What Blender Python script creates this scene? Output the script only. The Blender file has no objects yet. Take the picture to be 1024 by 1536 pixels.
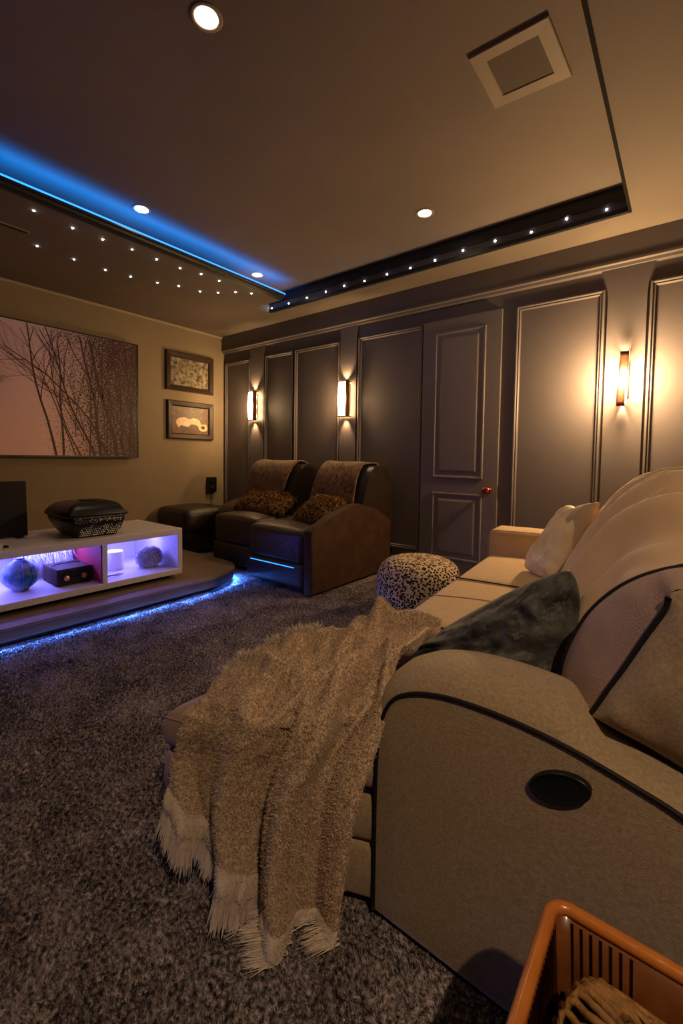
import bpy, bmesh, math, random
import numpy as np
from mathutils import Vector, Matrix, noise
random.seed(7); rng = np.random.default_rng(7)
C = bpy.context.scene.collection
V = Vector
ORG = {}

# ------------------------------------------------------------------ helpers
def thing(name, label, cat, loc=(0, 0, 0), group=None):
    o = bpy.data.objects.new(name, None); C.objects.link(o); o.location = loc
    o.empty_display_size = .05
    ORG[o] = V(loc); o['label'] = label; o['category'] = cat
    if group: o['group'] = group
    return o

def tag(o, label, cat, group=None, kind=None):
    o['label'] = label; o['category'] = cat
    if group: o['group'] = group
    if kind: o['kind'] = kind
    return o

def struct(o, label=None):
    o['kind'] = 'structure'
    if label: o['label'] = label
    return o

def mesh(name, verts, faces, m, parent=None, smooth=True, origin=None):
    me = bpy.data.meshes.new(name)
    og = ORG[parent] if parent is not None else (V(origin) if origin is not None else V((0, 0, 0)))
    me.from_pydata([V(v) - og for v in verts], [], faces); me.update()
    if smooth: me.polygons.foreach_set('use_smooth', [True] * len(me.polygons))
    o = bpy.data.objects.new(name, me); C.objects.link(o)
    if parent is not None: o.parent = parent
    else: o.location = og
    ORG[o] = og
    if m: me.materials.append(m)
    return o

def mesh_np(name, co, tris, m, parent=None, smooth=False, n=3, origin=None):
    me = bpy.data.meshes.new(name)
    og = ORG[parent] if parent is not None else (V(origin) if origin is not None else V((0, 0, 0)))
    co = np.asarray(co, np.float32) - np.array(og, np.float32)
    f = np.asarray(tris, np.int32)
    me.vertices.add(len(co)); me.vertices.foreach_set('co', co.ravel())
    me.loops.add(f.size); me.loops.foreach_set('vertex_index', f.ravel())
    me.polygons.add(len(f)); me.polygons.foreach_set('loop_start', np.arange(0, f.size, n, dtype=np.int32))
    me.polygons.foreach_set('loop_total', np.full(len(f), n, np.int32))
    me.update(calc_edges=True)
    if smooth: me.polygons.foreach_set('use_smooth', np.ones(len(f), bool))
    o = bpy.data.objects.new(name, me); C.objects.link(o)
    if parent is not None: o.parent = parent
    else: o.location = og
    ORG[o] = og
    me.materials.append(m)
    return o

def from_bm(name, bm, m, parent=None, smooth=False, origin=None):
    bmesh.ops.recalc_face_normals(bm, faces=bm.faces)
    v = [x.co.copy() for x in bm.verts]; bm.verts.index_update()
    f = [[x.index for x in p.verts] for p in bm.faces]; bm.free()
    return mesh(name, v, f, m, parent, smooth, origin)

def box(bm, x0, x1, y0, y1, z0, z1, bev=0, seg=2):
    r = bmesh.ops.create_cube(bm, size=1)
    vs = r['verts']
    for v in vs:
        v.co = V(((x0 + x1) / 2 + v.co.x * (x1 - x0), (y0 + y1) / 2 + v.co.y * (y1 - y0), (z0 + z1) / 2 + v.co.z * (z1 - z0)))
    if bev:
        es = list({e for v in vs for e in v.link_edges})
        bmesh.ops.bevel(bm, geom=es, offset=bev, segments=seg, affect='EDGES', profile=.5)

def boxes(name, bs, m, parent=None, bev=0, seg=2, smooth=False, origin=None):
    bm = bmesh.new()
    for b in bs: box(bm, *b, bev=bev, seg=seg)
    return from_bm(name, bm, m, parent, smooth, origin)

def grid(name, rows, m, parent=None, close_u=False, cap=False, smooth=True, origin=None):
    nr, nc = len(rows), len(rows[0]); vs = [V(p) for r in rows for p in r]; fs = []
    for i in range(nr - 1):
        for j in range(nc if close_u else nc - 1):
            k = (j + 1) % nc
            fs.append((i * nc + j, i * nc + k, (i + 1) * nc + k, (i + 1) * nc + j))
    if cap:
        fs.append(tuple(range(nc))[::-1]); fs.append(tuple((nr - 1) * nc + j for j in range(nc)))
    return mesh(name, vs, fs, m, parent, smooth, origin)

def tube_geo(pts, r, seg=8, closed=False):
    pts = [V(p) for p in pts]; vs = []; fs = []; n = len(pts)
    up = V((0.13, .21, .97)).normalized()
    for i, p in enumerate(pts):
        a = pts[(i - 1) % n] if (closed or i > 0) else p
        b = pts[(i + 1) % n] if (closed or i < n - 1) else p
        t = (b - a).normalized(); s = t.cross(up)
        if s.length < .05: s = t.cross(V((1, 0, 0)))
        s.normalize(); q = s.cross(t).normalized()
        rr = r[i] if isinstance(r, (list, tuple)) else r
        for k in range(seg):
            an = 2 * math.pi * k / seg
            vs.append(p + s * math.cos(an) * rr + q * math.sin(an) * rr)
    for i in range(n if closed else n - 1):
        j = (i + 1) % n
        for k in range(seg):
            l = (k + 1) % seg
            fs.append((i * seg + k, i * seg + l, j * seg + l, j * seg + k))
    if not closed:
        fs.append(tuple(range(seg))); fs.append(tuple((n - 1) * seg + k for k in range(seg))[::-1])
    return vs, fs

def tubes(name, paths, r, m, parent=None, seg=8, closed=False, origin=None):
    vs = []; fs = []
    for p in paths:
        v, f = tube_geo(p, r, seg, closed); o = len(vs); vs += v; fs += [tuple(i + o for i in q) for q in f]
    return mesh(name, vs, fs, m, parent, True, origin)

def smooth_path(pts, n=6, closed=False):
    pts = [V(p) for p in pts]; out = []; N = len(pts)
    for i in range(N if closed else N - 1):
        p0 = pts[(i - 1) % N] if closed else pts[max(i - 1, 0)]
        p1 = pts[i]; p2 = pts[(i + 1) % N]
        p3 = pts[(i + 2) % N] if closed else pts[min(i + 2, N - 1)]
        for k in range(n):
            t = k / n
            out.append(.5 * ((2 * p1) + (p2 - p0) * t + (2 * p0 - 5 * p1 + 4 * p2 - p3) * t * t + (3 * p1 - p0 - 3 * p2 + p3) * t ** 3))
    if not closed: out.append(pts[-1])
    return out

def prism(name, prof, axis, a, b, m, parent=None, bev=0, seg=3, smooth=True):
    """closed 2-D profile extruded from a to b along an axis; profile in the two other axes"""
    bm = bmesh.new()
    def mk(p, t):
        return {'x': (t, p[0], p[1]), 'y': (p[0], t, p[1]), 'z': (p[0], p[1], t)}[axis]
    A = [bm.verts.new(mk(p, a)) for p in prof]; B = [bm.verts.new(mk(p, b)) for p in prof]
    n = len(prof)
    fa = bm.faces.new(A); fb = bm.faces.new(B[::-1])
    for i in range(n): bm.faces.new((A[i], B[i], B[(i + 1) % n], A[(i + 1) % n]))
    if bev:
        es = list(set(fa.edges) | set(fb.edges))
        bmesh.ops.bevel(bm, geom=es, offset=bev, segments=seg, affect='EDGES', profile=.5)
    o = from_bm(name, bm, m, parent, smooth)
    if smooth: autosmooth(o)
    return o

def autosmooth(o, ang=40):
    me = o.data; bm = bmesh.new(); bm.from_mesh(me)
    for e in bm.edges:
        if len(e.link_faces) == 2 and e.calc_face_angle(0) > math.radians(ang): e.smooth = False
    bm.to_mesh(me); bm.free()

def lathe(name, prof, c, m, parent=None, seg=32, axis='z', origin=None):
    rows = []
    for r, h in prof:
        row = []
        for k in range(seg):
            a = 2 * math.pi * k / seg; u, v = r * math.cos(a), r * math.sin(a)
            row.append(V(c) + V({'z': (u, v, h), 'y': (u, h, v), 'x': (h, u, v)}[axis]))
        rows.append(row)
    return grid(name, rows, m, parent, close_u=True, cap=True, origin=origin)

def puff(name, c00, c10, c11, c01, thick, m, parent=None, n=36, bulge=.06, wr=.006, ws=7, seed=0, origin=None, pinch=.5, offs=0):
    """a stuffed pillow spanned by four corners"""
    c00, c10, c11, c01 = map(V, (c00, c10, c11, c01))
    nrm = ((c10 - c00).cross(c01 - c00)).normalized()
    vs = []; fs = []; idx = {}
    size = ((c10 - c00).length + (c01 - c00).length) / 2
    mid = (c00 + c10 + c11 + c01) / 4
    for side in (1, -1):
        for i in range(n + 1):
            for j in range(n + 1):
                edge = i in (0, n) or j in (0, n)
                if side == -1 and edge: idx[(side, i, j)] = idx[(1, i, j)]; continue
                u = -math.cos(math.pi * i / n); v = -math.cos(math.pi * j / n)
                u = .5 * u + .5 * (2 * i / n - 1); v = .5 * v + .5 * (2 * j / n - 1)
                a, b = (u + 1) / 2, (v + 1) / 2
                p = c00 * (1 - a) * (1 - b) + c10 * a * (1 - b) + c11 * a * b + c01 * (1 - a) * b
                d = p - mid
                k = bulge * ((1 - u * u) * abs(v) ** 3 + (1 - v * v) * abs(u) ** 3)
                p = p + d * k
                h = max(0, (1 - u ** 4)) ** pinch * max(0, (1 - v ** 4)) ** pinch
                h *= (.75 + .25 * (1 - u * u) * (1 - v * v))
                q = V((u * ws + seed, v * ws, side * 3.1))
                w = noise.noise(q * .5) * 1.2 + noise.noise(q) * .6 + .4 * math.sin(9 * u + 5 * noise.noise(q * .4))
                p = p + nrm * side * (thick / 2 * h + w * wr * min(1, h * 1.6))
                idx[(side, i, j)] = len(vs); vs.append(p)
    for side in (1, -1):
        for i in range(n):
            for j in range(n):
                f = (idx[(side, i, j)], idx[(side, i + 1, j)], idx[(side, i + 1, j + 1)], idx[(side, i, j + 1)])
                fs.append(f if side == 1 else f[::-1])
    return mesh(name, vs, fs, m, parent, True, origin)

def rbox(name, x0, x1, y0, y1, z0, z1, m, parent=None, r=.03, puffz=0.0, warp=None, n=14, origin=None, wr=0.0):
    """soft upholstered block: rounded box with crowned faces"""
    bm = bmesh.new(); bmesh.ops.create_cube(bm, size=2)
    bmesh.ops.subdivide_edges(bm, edges=bm.edges[:], cuts=n, use_grid_fill=True)
    hx, hy, hz = (x1 - x0) / 2, (y1 - y0) / 2, (z1 - z0) / 2; c = V(((x0 + x1) / 2, (y0 + y1) / 2, (z0 + z1) / 2))
    for v in bm.verts:
        q = v.co.copy()
        # concentrate vertices at the rim
        q = V([math.copysign(1 - (1 - abs(t)) ** 1.35, t) for t in q])
        p = V((q.x * hx, q.y * hy, q.z * hz))
        inn = V((max(-hx + r, min(hx - r, p.x)), max(-hy + r, min(hy - r, p.y)), max(-hz + r, min(hz - r, p.z))))
        d = p - inn
        if d.length > 1e-9: p = inn + d.normalized() * min(r, max(abs(d.x), abs(d.y), abs(d.z)) if False else r)
        p.z += puffz * (1 - q.x ** 2) * (1 - q.y ** 2) * (1 if q.z > 0 else 0) * abs(q.z)
        p.x += puffz * .5 * (1 - q.z ** 2) * (1 - q.y ** 2) * q.x
        p.y += puffz * .5 * (1 - q.z ** 2) * (1 - q.x ** 2) * q.y
        w = c + p
        if wr: w = w + V((0, 0, 1)) * noise.noise(w * 9) * wr
        v.co = V(warp(*w)) if warp else w
    return from_bm(name, bm, m, parent, True, origin)

def blades(name, pts, nrm, length, width, m, parent=None, jit=.5, droop=0.0, seg=1, origin=None, sd=1):
    """many fine strands as slim tapering triangles"""
    r = np.random.default_rng(sd)
    pts = np.asarray(pts, float); nrm = np.asarray(nrm, float); n = len(pts)
    d = nrm + r.normal(0, jit, (n, 3)); d /= np.linalg.norm(d, axis=1)[:, None]
    s = np.cross(d, r.normal(0, 1, (n, 3))); s /= np.linalg.norm(s, axis=1)[:, None]
    L = length * r.uniform(.6, 1.2, n)[:, None]
    if seg == 1:
        co = np.stack([pts - s * width / 2, pts + s * width / 2, pts + d * L + np.array([0, 0, -1]) * droop * L], 1).reshape(-1, 3)
        f = np.arange(3 * n).reshape(-1, 3)
        return mesh_np(name, co, f, m, parent, origin=origin)
    g = np.array([0, 0, -1.])
    mid = pts + d * L * .5 + g * droop * L * .2; tip = pts + d * L * .9 + g * droop * L
    co = np.stack([pts - s * width / 2, pts + s * width / 2, mid + s * width * .42, mid - s * width * .42, tip], 1).reshape(-1, 3)
    b = np.arange(n)[:, None] * 5
    f = np.concatenate([b + [0, 1, 2], b + [0, 2, 3], b + [3, 2, 4]])
    return mesh_np(name, co, f, m, parent, origin=origin)

def sample(o, n, sd=3, zmin=None):
    """random points with normals on a mesh (world space)"""
    r = np.random.default_rng(sd); me = o.data; me.calc_loop_triangles()
    co = np.array([v.co for v in me.vertices]) + np.array(ORG[o])
    t = np.array([x.vertices for x in me.loop_triangles])
    a, b, c = co[t[:, 0]], co[t[:, 1]], co[t[:, 2]]
    cr = np.cross(b - a, c - a); ar = np.linalg.norm(cr, axis=1)
    k = r.choice(len(t), n, p=ar / ar.sum()); u, v = r.random(n), r.random(n)
    fl = u + v > 1; u[fl] = 1 - u[fl]; v[fl] = 1 - v[fl]
    p = a[k] + (b[k] - a[k]) * u[:, None] + (c[k] - a[k]) * v[:, None]
    return p, cr[k] / np.maximum(ar[k], 1e-12)[:, None]

# ------------------------------------------------------------------ materials
def mat(name, c1, c2=None, rough=.6, scale=20, bump=0, bscale=None, spec=.3, metal=0, sheen=0, detail=4, emit=None, estr=0, trans=0, stretch=None, contrast=1.0, coat=0):
    m = bpy.data.materials.new(name); m.use_nodes = True; nt = m.node_tree; N = nt.nodes; L = nt.links
    b = N['Principled BSDF']
    b.inputs['Roughness'].default_value = rough; b.inputs['Specular IOR Level'].default_value = spec
    b.inputs['Metallic'].default_value = metal
    if sheen: b.inputs['Sheen Weight'].default_value = sheen; b.inputs['Sheen Roughness'].default_value = .5
    if trans: b.inputs['Transmission Weight'].default_value = trans
    if coat: b.inputs['Coat Weight'].default_value = coat; b.inputs['Coat Roughness'].default_value = .15
    b.inputs['Base Color'].default_value = (*c1, 1)
    tc = N.new('ShaderNodeTexCoord'); mp = N.new('ShaderNodeMapping'); L.new(tc.outputs['Object'], mp.inputs[0])
    if stretch: mp.inputs['Scale'].default_value = stretch
    if c2:
        n = N.new('ShaderNodeTexNoise'); n.inputs['Scale'].default_value = scale; n.inputs['Detail'].default_value = detail
        L.new(mp.outputs[0], n.inputs['Vector'])
        r = N.new('ShaderNodeValToRGB'); h = .25 / contrast
        r.color_ramp.elements[0].position = .5 - h; r.color_ramp.elements[1].position = .5 + h
        r.color_ramp.elements[0].color = (*c1, 1); r.color_ramp.elements[1].color = (*c2, 1)
        L.new(n.outputs[0], r.inputs[0]); L.new(r.outputs[0], b.inputs['Base Color'])
    if bump:
        n2 = N.new('ShaderNodeTexNoise'); n2.inputs['Scale'].default_value = bscale or scale * 3; n2.inputs['Detail'].default_value = 5
        L.new(mp.outputs[0], n2.inputs['Vector'])
        bp = N.new('ShaderNodeBump'); bp.inputs['Strength'].default_value = min(1, bump); bp.inputs['Distance'].default_value = .01
        L.new(n2.outputs[0], bp.inputs['Height']); L.new(bp.outputs[0], b.inputs['Normal'])
    if emit:
        b.inputs['Emission Color'].default_value = (*emit, 1); b.inputs['Emission Strength'].default_value = estr
    return m

M = {}
M['wall_tv'] = mat('beige_paint', (.30, .23, .15), (.27, .205, .135), .8, 6, .05, 180)
M['wall_panel'] = mat('mauve_grey_paint', (.140, .117, .120), (.128, .107, .109), .48, 5, .04, 150, spec=.35)
M['wall_dim'] = mat('rear_wall_paint', (.16, .13, .11), None, .85)
M['ceiling'] = mat('ceiling_paint', (.19, .15, .12), (.155, .125, .10), .75, 1.6, .12, 140)
M['door'] = mat('door_paint', (.172, .146, .150), (.158, .134, .138), .42, 4, .03, 120, spec=.4)
M['trim'] = mat('cream_trim_paint', (.42, .34, .24), None, .5)
M['tray'] = mat('black_tray_trim', (.012, .014, .022), (.02, .022, .03), .4, 12, spec=.35)
M['tray_ledge'] = mat('tray_ledge_paint', (.10, .085, .09), None, .55)
M['black'] = mat('black_plastic', (.008, .008, .009), None, .35, spec=.4)
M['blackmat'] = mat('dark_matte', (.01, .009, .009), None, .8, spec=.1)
M['carpet'] = mat('carpet_base', (.05, .038, .034), (.22, .17, .15), .95, 150, .5, 260, spec=.05, contrast=1.4)
M['platform'] = mat('platform_carpet', (.19, .13, .09), (.15, .10, .07), .8, 30, .25, 200)
M['platform_edge'] = mat('platform_wood', (.15, .09, .05), (.085, .05, .03), .6, 6, .2, 40, stretch=(4, .8, 4))
M['console'] = mat('white_laquer', (.62, .56, .58), (.58, .52, .54), .35, 4, spec=.4)
M['red'] = mat('red_lining', (.42, .03, .05), None, .5)
M['sofa'] = mat('sofa_fabric', (.46, .335, .205), (.28, .20, .12), .92, 170, .5, 700, spec=.12, sheen=.15)
M['sofa_light'] = mat('sofa_seat_fabric', (.54, .385, .235), (.48, .34, .20), .88, 20, .2, 700, spec=.12, sheen=.15)
M['sofa_mauve'] = mat('sofa_band_fabric', (.38, .255, .20), (.33, .215, .165), .88, 14, .4, 300, spec=.12, sheen=.15)
M['piping'] = mat('dark_piping', (.012, .01, .012), None, .6, spec=.2)
M['throw'] = mat('peach_plush_throw', (.66, .45, .26), (.58, .39, .22), .85, 9, .2, 700, spec=.15, sheen=.3)
M['blanket'] = mat('tan_sherpa', (.35, .235, .145), (.74, .55, .38), .95, 190, .6, 260, spec=.05, sheen=.2, contrast=1.6)
M['band'] = mat('cream_fur_trim', (.66, .54, .44), (.54, .43, .35), .9, 60, .4, 300, spec=.1, sheen=.2)
M['fringe'] = mat('cream_fringe', (.72, .60, .48), (.52, .42, .34), .75, 90, spec=.2)
M['velvet'] = mat('grey_velvet', (.007, .007, .008), (.085, .081, .079), .5, 20, 1.0, 30, spec=.25, sheen=.12, detail=8, contrast=1.6)
M['satin'] = mat('ivory_satin', (.82, .70, .50), (.72, .60, .42), .48, 12, .25, 40, spec=.4)
M['satin2'] = mat('cream_cotton', (.56, .44, .30), (.50, .39, .26), .7, 12, .25, 60, spec=.2)
M['leather'] = mat('dark_brown_leather', (.020, .012, .010), (.035, .021, .016), .38, 30, .25, 130, spec=.45)
M['suede'] = mat('brown_suede', (.075, .034, .018), (.035, .017, .010), .7, 11, .2, 120, spec=.2, detail=6)
M['furthrow'] = mat('patterned_brown_throw', (.045, .020, .010), (.26, .13, .055), .85, 26, .5, 160, spec=.1, sheen=.3, detail=8, contrast=1.2)
M['goldfur'] = mat('golden_brown_fur', (.07, .03, .010), (.42, .23, .085), .7, 45, spec=.2, contrast=1.4)
M['bronze'] = mat('rusty_bronze', (.16, .06, .035), (.07, .03, .02), .38, 40, .2, 90, metal=.7)
M['darkmetal'] = mat('dark_metal', (.03, .02, .018), None, .4, metal=.6)
M['copper'] = mat('copper_knob', (.45, .09, .06), None, .18, metal=.9)
M['frame'] = mat('dark_wood_frame', (.028, .014, .009), (.05, .026, .015), .45, 30, stretch=(1, 1, 6))
M['orange'] = mat('amber_lacquered_cane', (.62, .21, .035), (.45, .13, .02), .28, 25, .1, 60, spec=.6, coat=.5)
M['wicker'] = mat('tan_wicker', (.42, .22, .07), (.24, .12, .035), .55, 60, .3, 120)
M['gold'] = mat('gold_dial', (.75, .45, .18), None, .3, metal=.9)
M['ribs'] = mat('dark_cane', (.20, .065, .015), (.13, .042, .011), .35, 40, coat=.3)
M['whiteplastic'] = mat('white_plastic', (.6, .55, .52), None, .4)
M['wax'] = mat('white_wax', (.75, .72, .75), None, .5)
M['frost'] = mat('frosted_tinsel', (.30, .28, .40), (.92, .90, .95), .6, 90, contrast=1.5)
M['globe'] = mat('blue_white_glaze', (.005, .10, .22), (.32, .40, .55), .45, 16, spec=.3, coat=0, detail=4, contrast=1.8)
M['bead'] = mat('silver_bead', (.93, .88, .80), None, .35, spec=.9)
M['vent'] = mat('vent_plate', (.29, .235, .175), None, .5)
M['grille'] = mat('vent_mesh', (.12, .095, .07), (.09, .07, .055), .7, 300, .3, 500)

def emis(name, col, s):
    m = bpy.data.materials.new(name); m.use_nodes = True; nt = m.node_tree; nt.nodes.clear()
    e = nt.nodes.new('ShaderNodeEmission'); e.inputs[0].default_value = (*col, 1); e.inputs[1].default_value = s
    o = nt.nodes.new('ShaderNodeOutputMaterial'); nt.links.new(e.outputs[0], o.inputs[0]); return m
M['e_down'] = emis('lit_downlight', (1, .78, .52), 30)
M['e_star'] = emis('lit_star_point', (.85, .92, 1), 35)
M['e_led'] = emis('blue_led_strip', (.02, .17, 1), 2.4)
M['e_led2'] = emis('blue_led_floor_strip', (.05, .17, 1), 8)
M['e_con'] = emis('violet_led_strip', (.17, .17, 1), 62)
M['e_chair'] = emis('chair_led_line', (.02, .20, 1), 2.2)
M['e_scon'] = emis('lit_sconce_glass', (1, .58, .24), 26)

# pouf: knitted beige cord with dark gaps
def knit():
    m = mat('knitted_cord', (.55, .42, .32), None, .85, spec=.1); nt = m.node_tree; N = nt.nodes; L = nt.links; b = N['Principled BSDF']
    tc = N.new('ShaderNodeTexCoord'); v = N.new('ShaderNodeTexVoronoi'); v.inputs['Scale'].default_value = 66; v.inputs['Randomness'].default_value = .75
    nz = N.new('ShaderNodeTexNoise'); nz.inputs['Scale'].default_value = 30
    mx = N.new('ShaderNodeMix'); mx.data_type = 'VECTOR'; mx.inputs[0].default_value = .008
    L.new(tc.outputs['Object'], mx.inputs[4]); L.new(nz.outputs['Color'], mx.inputs[5]); L.new(mx.outputs[1], v.inputs['Vector'])
    r = N.new('ShaderNodeValToRGB'); e = r.color_ramp.elements
    e[0].position = .41; e[0].color = (.014, .010, .009, 1); e[1].position = .54; e[1].color = (.55, .41, .29, 1)
    L.new(v.outputs['Distance'], r.inputs[0]); L.new(r.outputs[0], b.inputs['Base Color'])
    bp = N.new('ShaderNodeBump'); bp.inputs['Strength'].default_value = .8; bp.inputs['Distance'].default_value = .01
    L.new(v.outputs['Distance'], bp.inputs['Height']); L.new(bp.outputs[0], b.inputs['Normal'])
    return m
M['knit'] = knit()

# carpet tufts whose own dye varies in clumps
def carpet_mat():
    m = mat('carpet_pile', (.05, .038, .034), None, .9, spec=.08); nt = m.node_tree; N = nt.nodes; L = nt.links; b = N['Principled BSDF']
    tc = N.new('ShaderNodeTexCoord')
    n1 = N.new('ShaderNodeTexNoise'); n1.inputs['Scale'].default_value = 105; n1.inputs['Detail'].default_value = 3
    n2 = N.new('ShaderNodeTexNoise'); n2.inputs['Scale'].default_value = 5; n2.inputs['Detail'].default_value = 4
    L.new(tc.outputs['Object'], n1.inputs['Vector']); L.new(tc.outputs['Object'], n2.inputs['Vector'])
    r = N.new('ShaderNodeValToRGB'); e = r.color_ramp.elements
    e[0].position = .36; e[0].color = (.036, .029, .030, 1); e[1].position = .66; e[1].color = (.43, .36, .365, 1)
    a = N.new('ShaderNodeMath'); a.operation = 'MULTIPLY_ADD'; a.inputs[1].default_value = .35; a.inputs[2].default_value = -.175
    s = N.new('ShaderNodeMath'); s.operation = 'ADD'
    L.new(n2.outputs[0], a.inputs[0]); L.new(a.outputs[0], s.inputs[0]); L.new(n1.outputs[0], s.inputs[1])
    L.new(s.outputs[0], r.inputs[0]); L.new(r.outputs[0], b.inputs['Base Color'])
    return m
M['pile'] = carpet_mat()

# printed picture: pink dusk sky with a twiggy haze to the right
def picture_mat():
    m = mat('printed_dusk_sky', (.6, .4, .4), None, .45, spec=.3); nt = m.node_tree; N = nt.nodes; L = nt.links; b = N['Principled BSDF']
    tc = N.new('ShaderNodeTexCoord'); sp = N.new('ShaderNodeSeparateXYZ'); L.new(tc.outputs['Object'], sp.inputs[0])
    rz = N.new('ShaderNodeMapRange'); rz.inputs[1].default_value = 0; rz.inputs[2].default_value = 1.15; L.new(sp.outputs['Z'], rz.inputs[0])
    sky = N.new('ShaderNodeValToRGB'); e = sky.color_ramp.elements
    e[0].position = 0; e[0].color = (.92, .56, .54, 1); e[1].position = 1; e[1].color = (.70, .48, .66, 1)
    L.new(rz.outputs[0], sky.inputs[0])
    ry = N.new('ShaderNodeMapRange'); ry.inputs[1].default_value = 1.0; ry.inputs[2].default_value = 1.75; L.new(sp.outputs['Y'], ry.inputs[0])
    dk = N.new('ShaderNodeMix'); dk.data_type = 'RGBA'; L.new(ry.outputs[0], dk.inputs[0]); L.new(sky.outputs[0], dk.inputs[6]); dk.inputs[7].default_value = (.24, .18, .17, 1)
    nz = N.new('ShaderNodeTexNoise'); nz.inputs['Scale'].default_value = 70; nz.inputs['Detail'].default_value = 6; L.new(tc.outputs['Object'], nz.inputs['Vector'])
    dens = N.new('ShaderNodeMapRange'); dens.inputs[1].default_value = .82; dens.inputs[2].default_value = 1.55; dens.inputs[3].default_value = .70; dens.inputs[4].default_value = .44
    L.new(sp.outputs['Y'], dens.inputs[0])
    gt = N.new('ShaderNodeMath'); gt.operation = 'GREATER_THAN'; L.new(nz.outputs[0], gt.inputs[0]); L.new(dens.outputs[0], gt.inputs[1])
    lf = N.new('ShaderNodeMix'); lf.data_type = 'RGBA'; L.new(gt.outputs[0], lf.inputs[0]); L.new(dk.outputs[2], lf.inputs[6]); lf.inputs[7].default_value = (.075, .035, .03, 1)
    L.new(lf.outputs[2], b.inputs['Base Color']); return m
M['picture'] = picture_mat()
M['twig'] = mat('printed_branch', (.07, .03, .025), None, .5)
M['photo_leaf'] = mat('printed_foliage', (.05, .038, .025), (.40, .33, .23), .4, 24, detail=6, contrast=1.5)
M['photo_rock'] = mat('printed_brown_ground', (.10, .05, .03), (.24, .15, .10), .4, 25, detail=6)
M['photo_tan'] = mat('printed_tan_fur', (.75, .45, .22), (.95, .75, .5), .4, 50, detail=4)
M['photo_white'] = mat('printed_white_fur', (.8, .75, .68), None, .4)
M['photo_dark'] = mat('printed_dark_patch', (.03, .025, .03), None, .4)

# ------------------------------------------------------------------ room
XW, YW, ZS, ZC = -4.52, 3.40, 2.45, 2.61
XE, YS = 2.3, -2.6
struct(boxes('wall_left', [(XW - .12, XW, YS, YW + .12, 0, 2.75)], M['wall_tv']), 'beige painted wall behind the media console')
struct(boxes('wall_back', [(XW, XE + .12, YW, YW + .12, 0, 2.75)], M['wall_panel']), 'mauve grey panelled wall with the sconces')
struct(boxes('wall_right', [(XE, XE + .12, YS, YW, 0, 2.75)], M['wall_dim']))
struct(boxes('wall_front', [(XW, XE, YS - .12, YS, 0, 2.75)], M['wall_dim']))
TX0, TX1, TY0, TY1 = -3.36, -.305, -1.2, 3.08
cl = [(XW, TX0, YS, YW, ZS, 2.75), (TX1, XE, YS, YW, ZS, 2.75), (TX0, TX1, TY1 + .01, YW, ZS, 2.75), (TX0, TX1, YS, TY0, ZS, 2.75),
      (TX0, -3.02, TY0, 2.885, ZS, 2.474), (TX0, TX1 - .012, TY0, TY1 + .01, ZC, 2.75)]
struct(boxes('ceiling', cl, M['ceiling']), 'brown painted ceiling with a raised centre tray')
# stepped dark lip of the light cove on the television side
struct(prism('trim_1', [(-3.0195, 2.4505), (-3.0, 2.4505), (-2.992, 2.460), (-2.975, 2.460), (-2.968, 2.474), (-2.948, 2.474), (-2.944, 2.480), (-2.944, 2.486), (-3.0195, 2.486)], 'y', TY0, 2.885, M['tray'], smooth=False), 'dark stepped lip under the blue light strip')
# black riser along the panelled wall with a grey ledge
struct(boxes('trim_2', [(TX0, TX1, TY1 - .002, TY1 + .009, ZS + .0005, ZC), (TX0, TX1, TY1 - .016, TY1 - .002, ZS + .0005, 2.478), (TX0, TX1, TY1 - .016, TY1 - .002, 2.527, ZC)], M['tray']), 'black stepped riser along the panelled wall')
struct(boxes('trim_3', [(TX0, TX1, TY1 - .008, TY1 - .0025, 2.4785, 2.5265)], M['tray_ledge']), 'narrow grey ledge inside the black riser')
struct(boxes('trim_4', [(TX1 - .012, TX1 + .003, TY0, 3.075, 2.4465, 2.62)], M['blackmat']), 'thin dark strip standing in for the shadow line at the near edge of the tray')  # dark strip added to draw the shade line along the tray step
struct(boxes('trim_5', [(XW, XW + .022, YS, YW, 2.425, 2.449)], M['trim'], bev=.004), 'slim light cornice on the beige wall')
# cornice on panelled wall
cor = [(3.40, 2.449), (3.345, 2.449), (3.352, 2.30), (3.345, 2.29), (3.345, 2.278), (3.362, 2.272), (3.366, 2.255), (3.40, 2.25)]
struct(prism('trim_6', cor, 'x', XW + .001, XE - .001, M['wall_panel'], smooth=False), 'deep cornice of the panelled wall')
struct(boxes('baseboard_back', [(XW, -1.80, 3.38, YW, 0, .12), (-1.10, XE, 3.38, YW, 0, .12)], M['wall_panel'], bev=.004))
struct(boxes('baseboard_left', [(XW, XW + .018, YS, 3.38, 0, .10)], M['wall_tv'], bev=.004))

def frame_ring(bm, x0, x1, z0, z1, y, prof):
    """mitred moulding ring on the wall y; prof = (inset, height off wall)"""
    rings = []
    for a, h in prof:
        rings.append([bm.verts.new((px, y - h, pz)) for px, pz in ((x0 + a, z0 + a), (x1 - a, z0 + a), (x1 - a, z1 - a), (x0 + a, z1 - a))])
    for A, B in zip(rings, rings[1:]):
        for k in range(4): bm.faces.new((A[k], A[(k + 1) % 4], B[(k + 1) % 4], B[k]))
MP = [(0, 0), (0, .018), (.006, .022), (.012, .022), (.018, .012), (.026, .014), (.032, .006), (.034, 0)]
nt_ = 7
for x0, x1 in ((-4.50, -4.035), (-3.775, -3.335), (-3.31, -2.70), (-2.475, -1.80), (-1.03, -.462), (-.215, .9), (1.0, 2.2)):
    bm = bmesh.new(); frame_ring(bm, x0, x1, .2, 2.135, YW, MP)
    struct(from_bm('trim_%d' % nt_, bm, M['wall_panel'], smooth=False)); nt_ += 1
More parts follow.
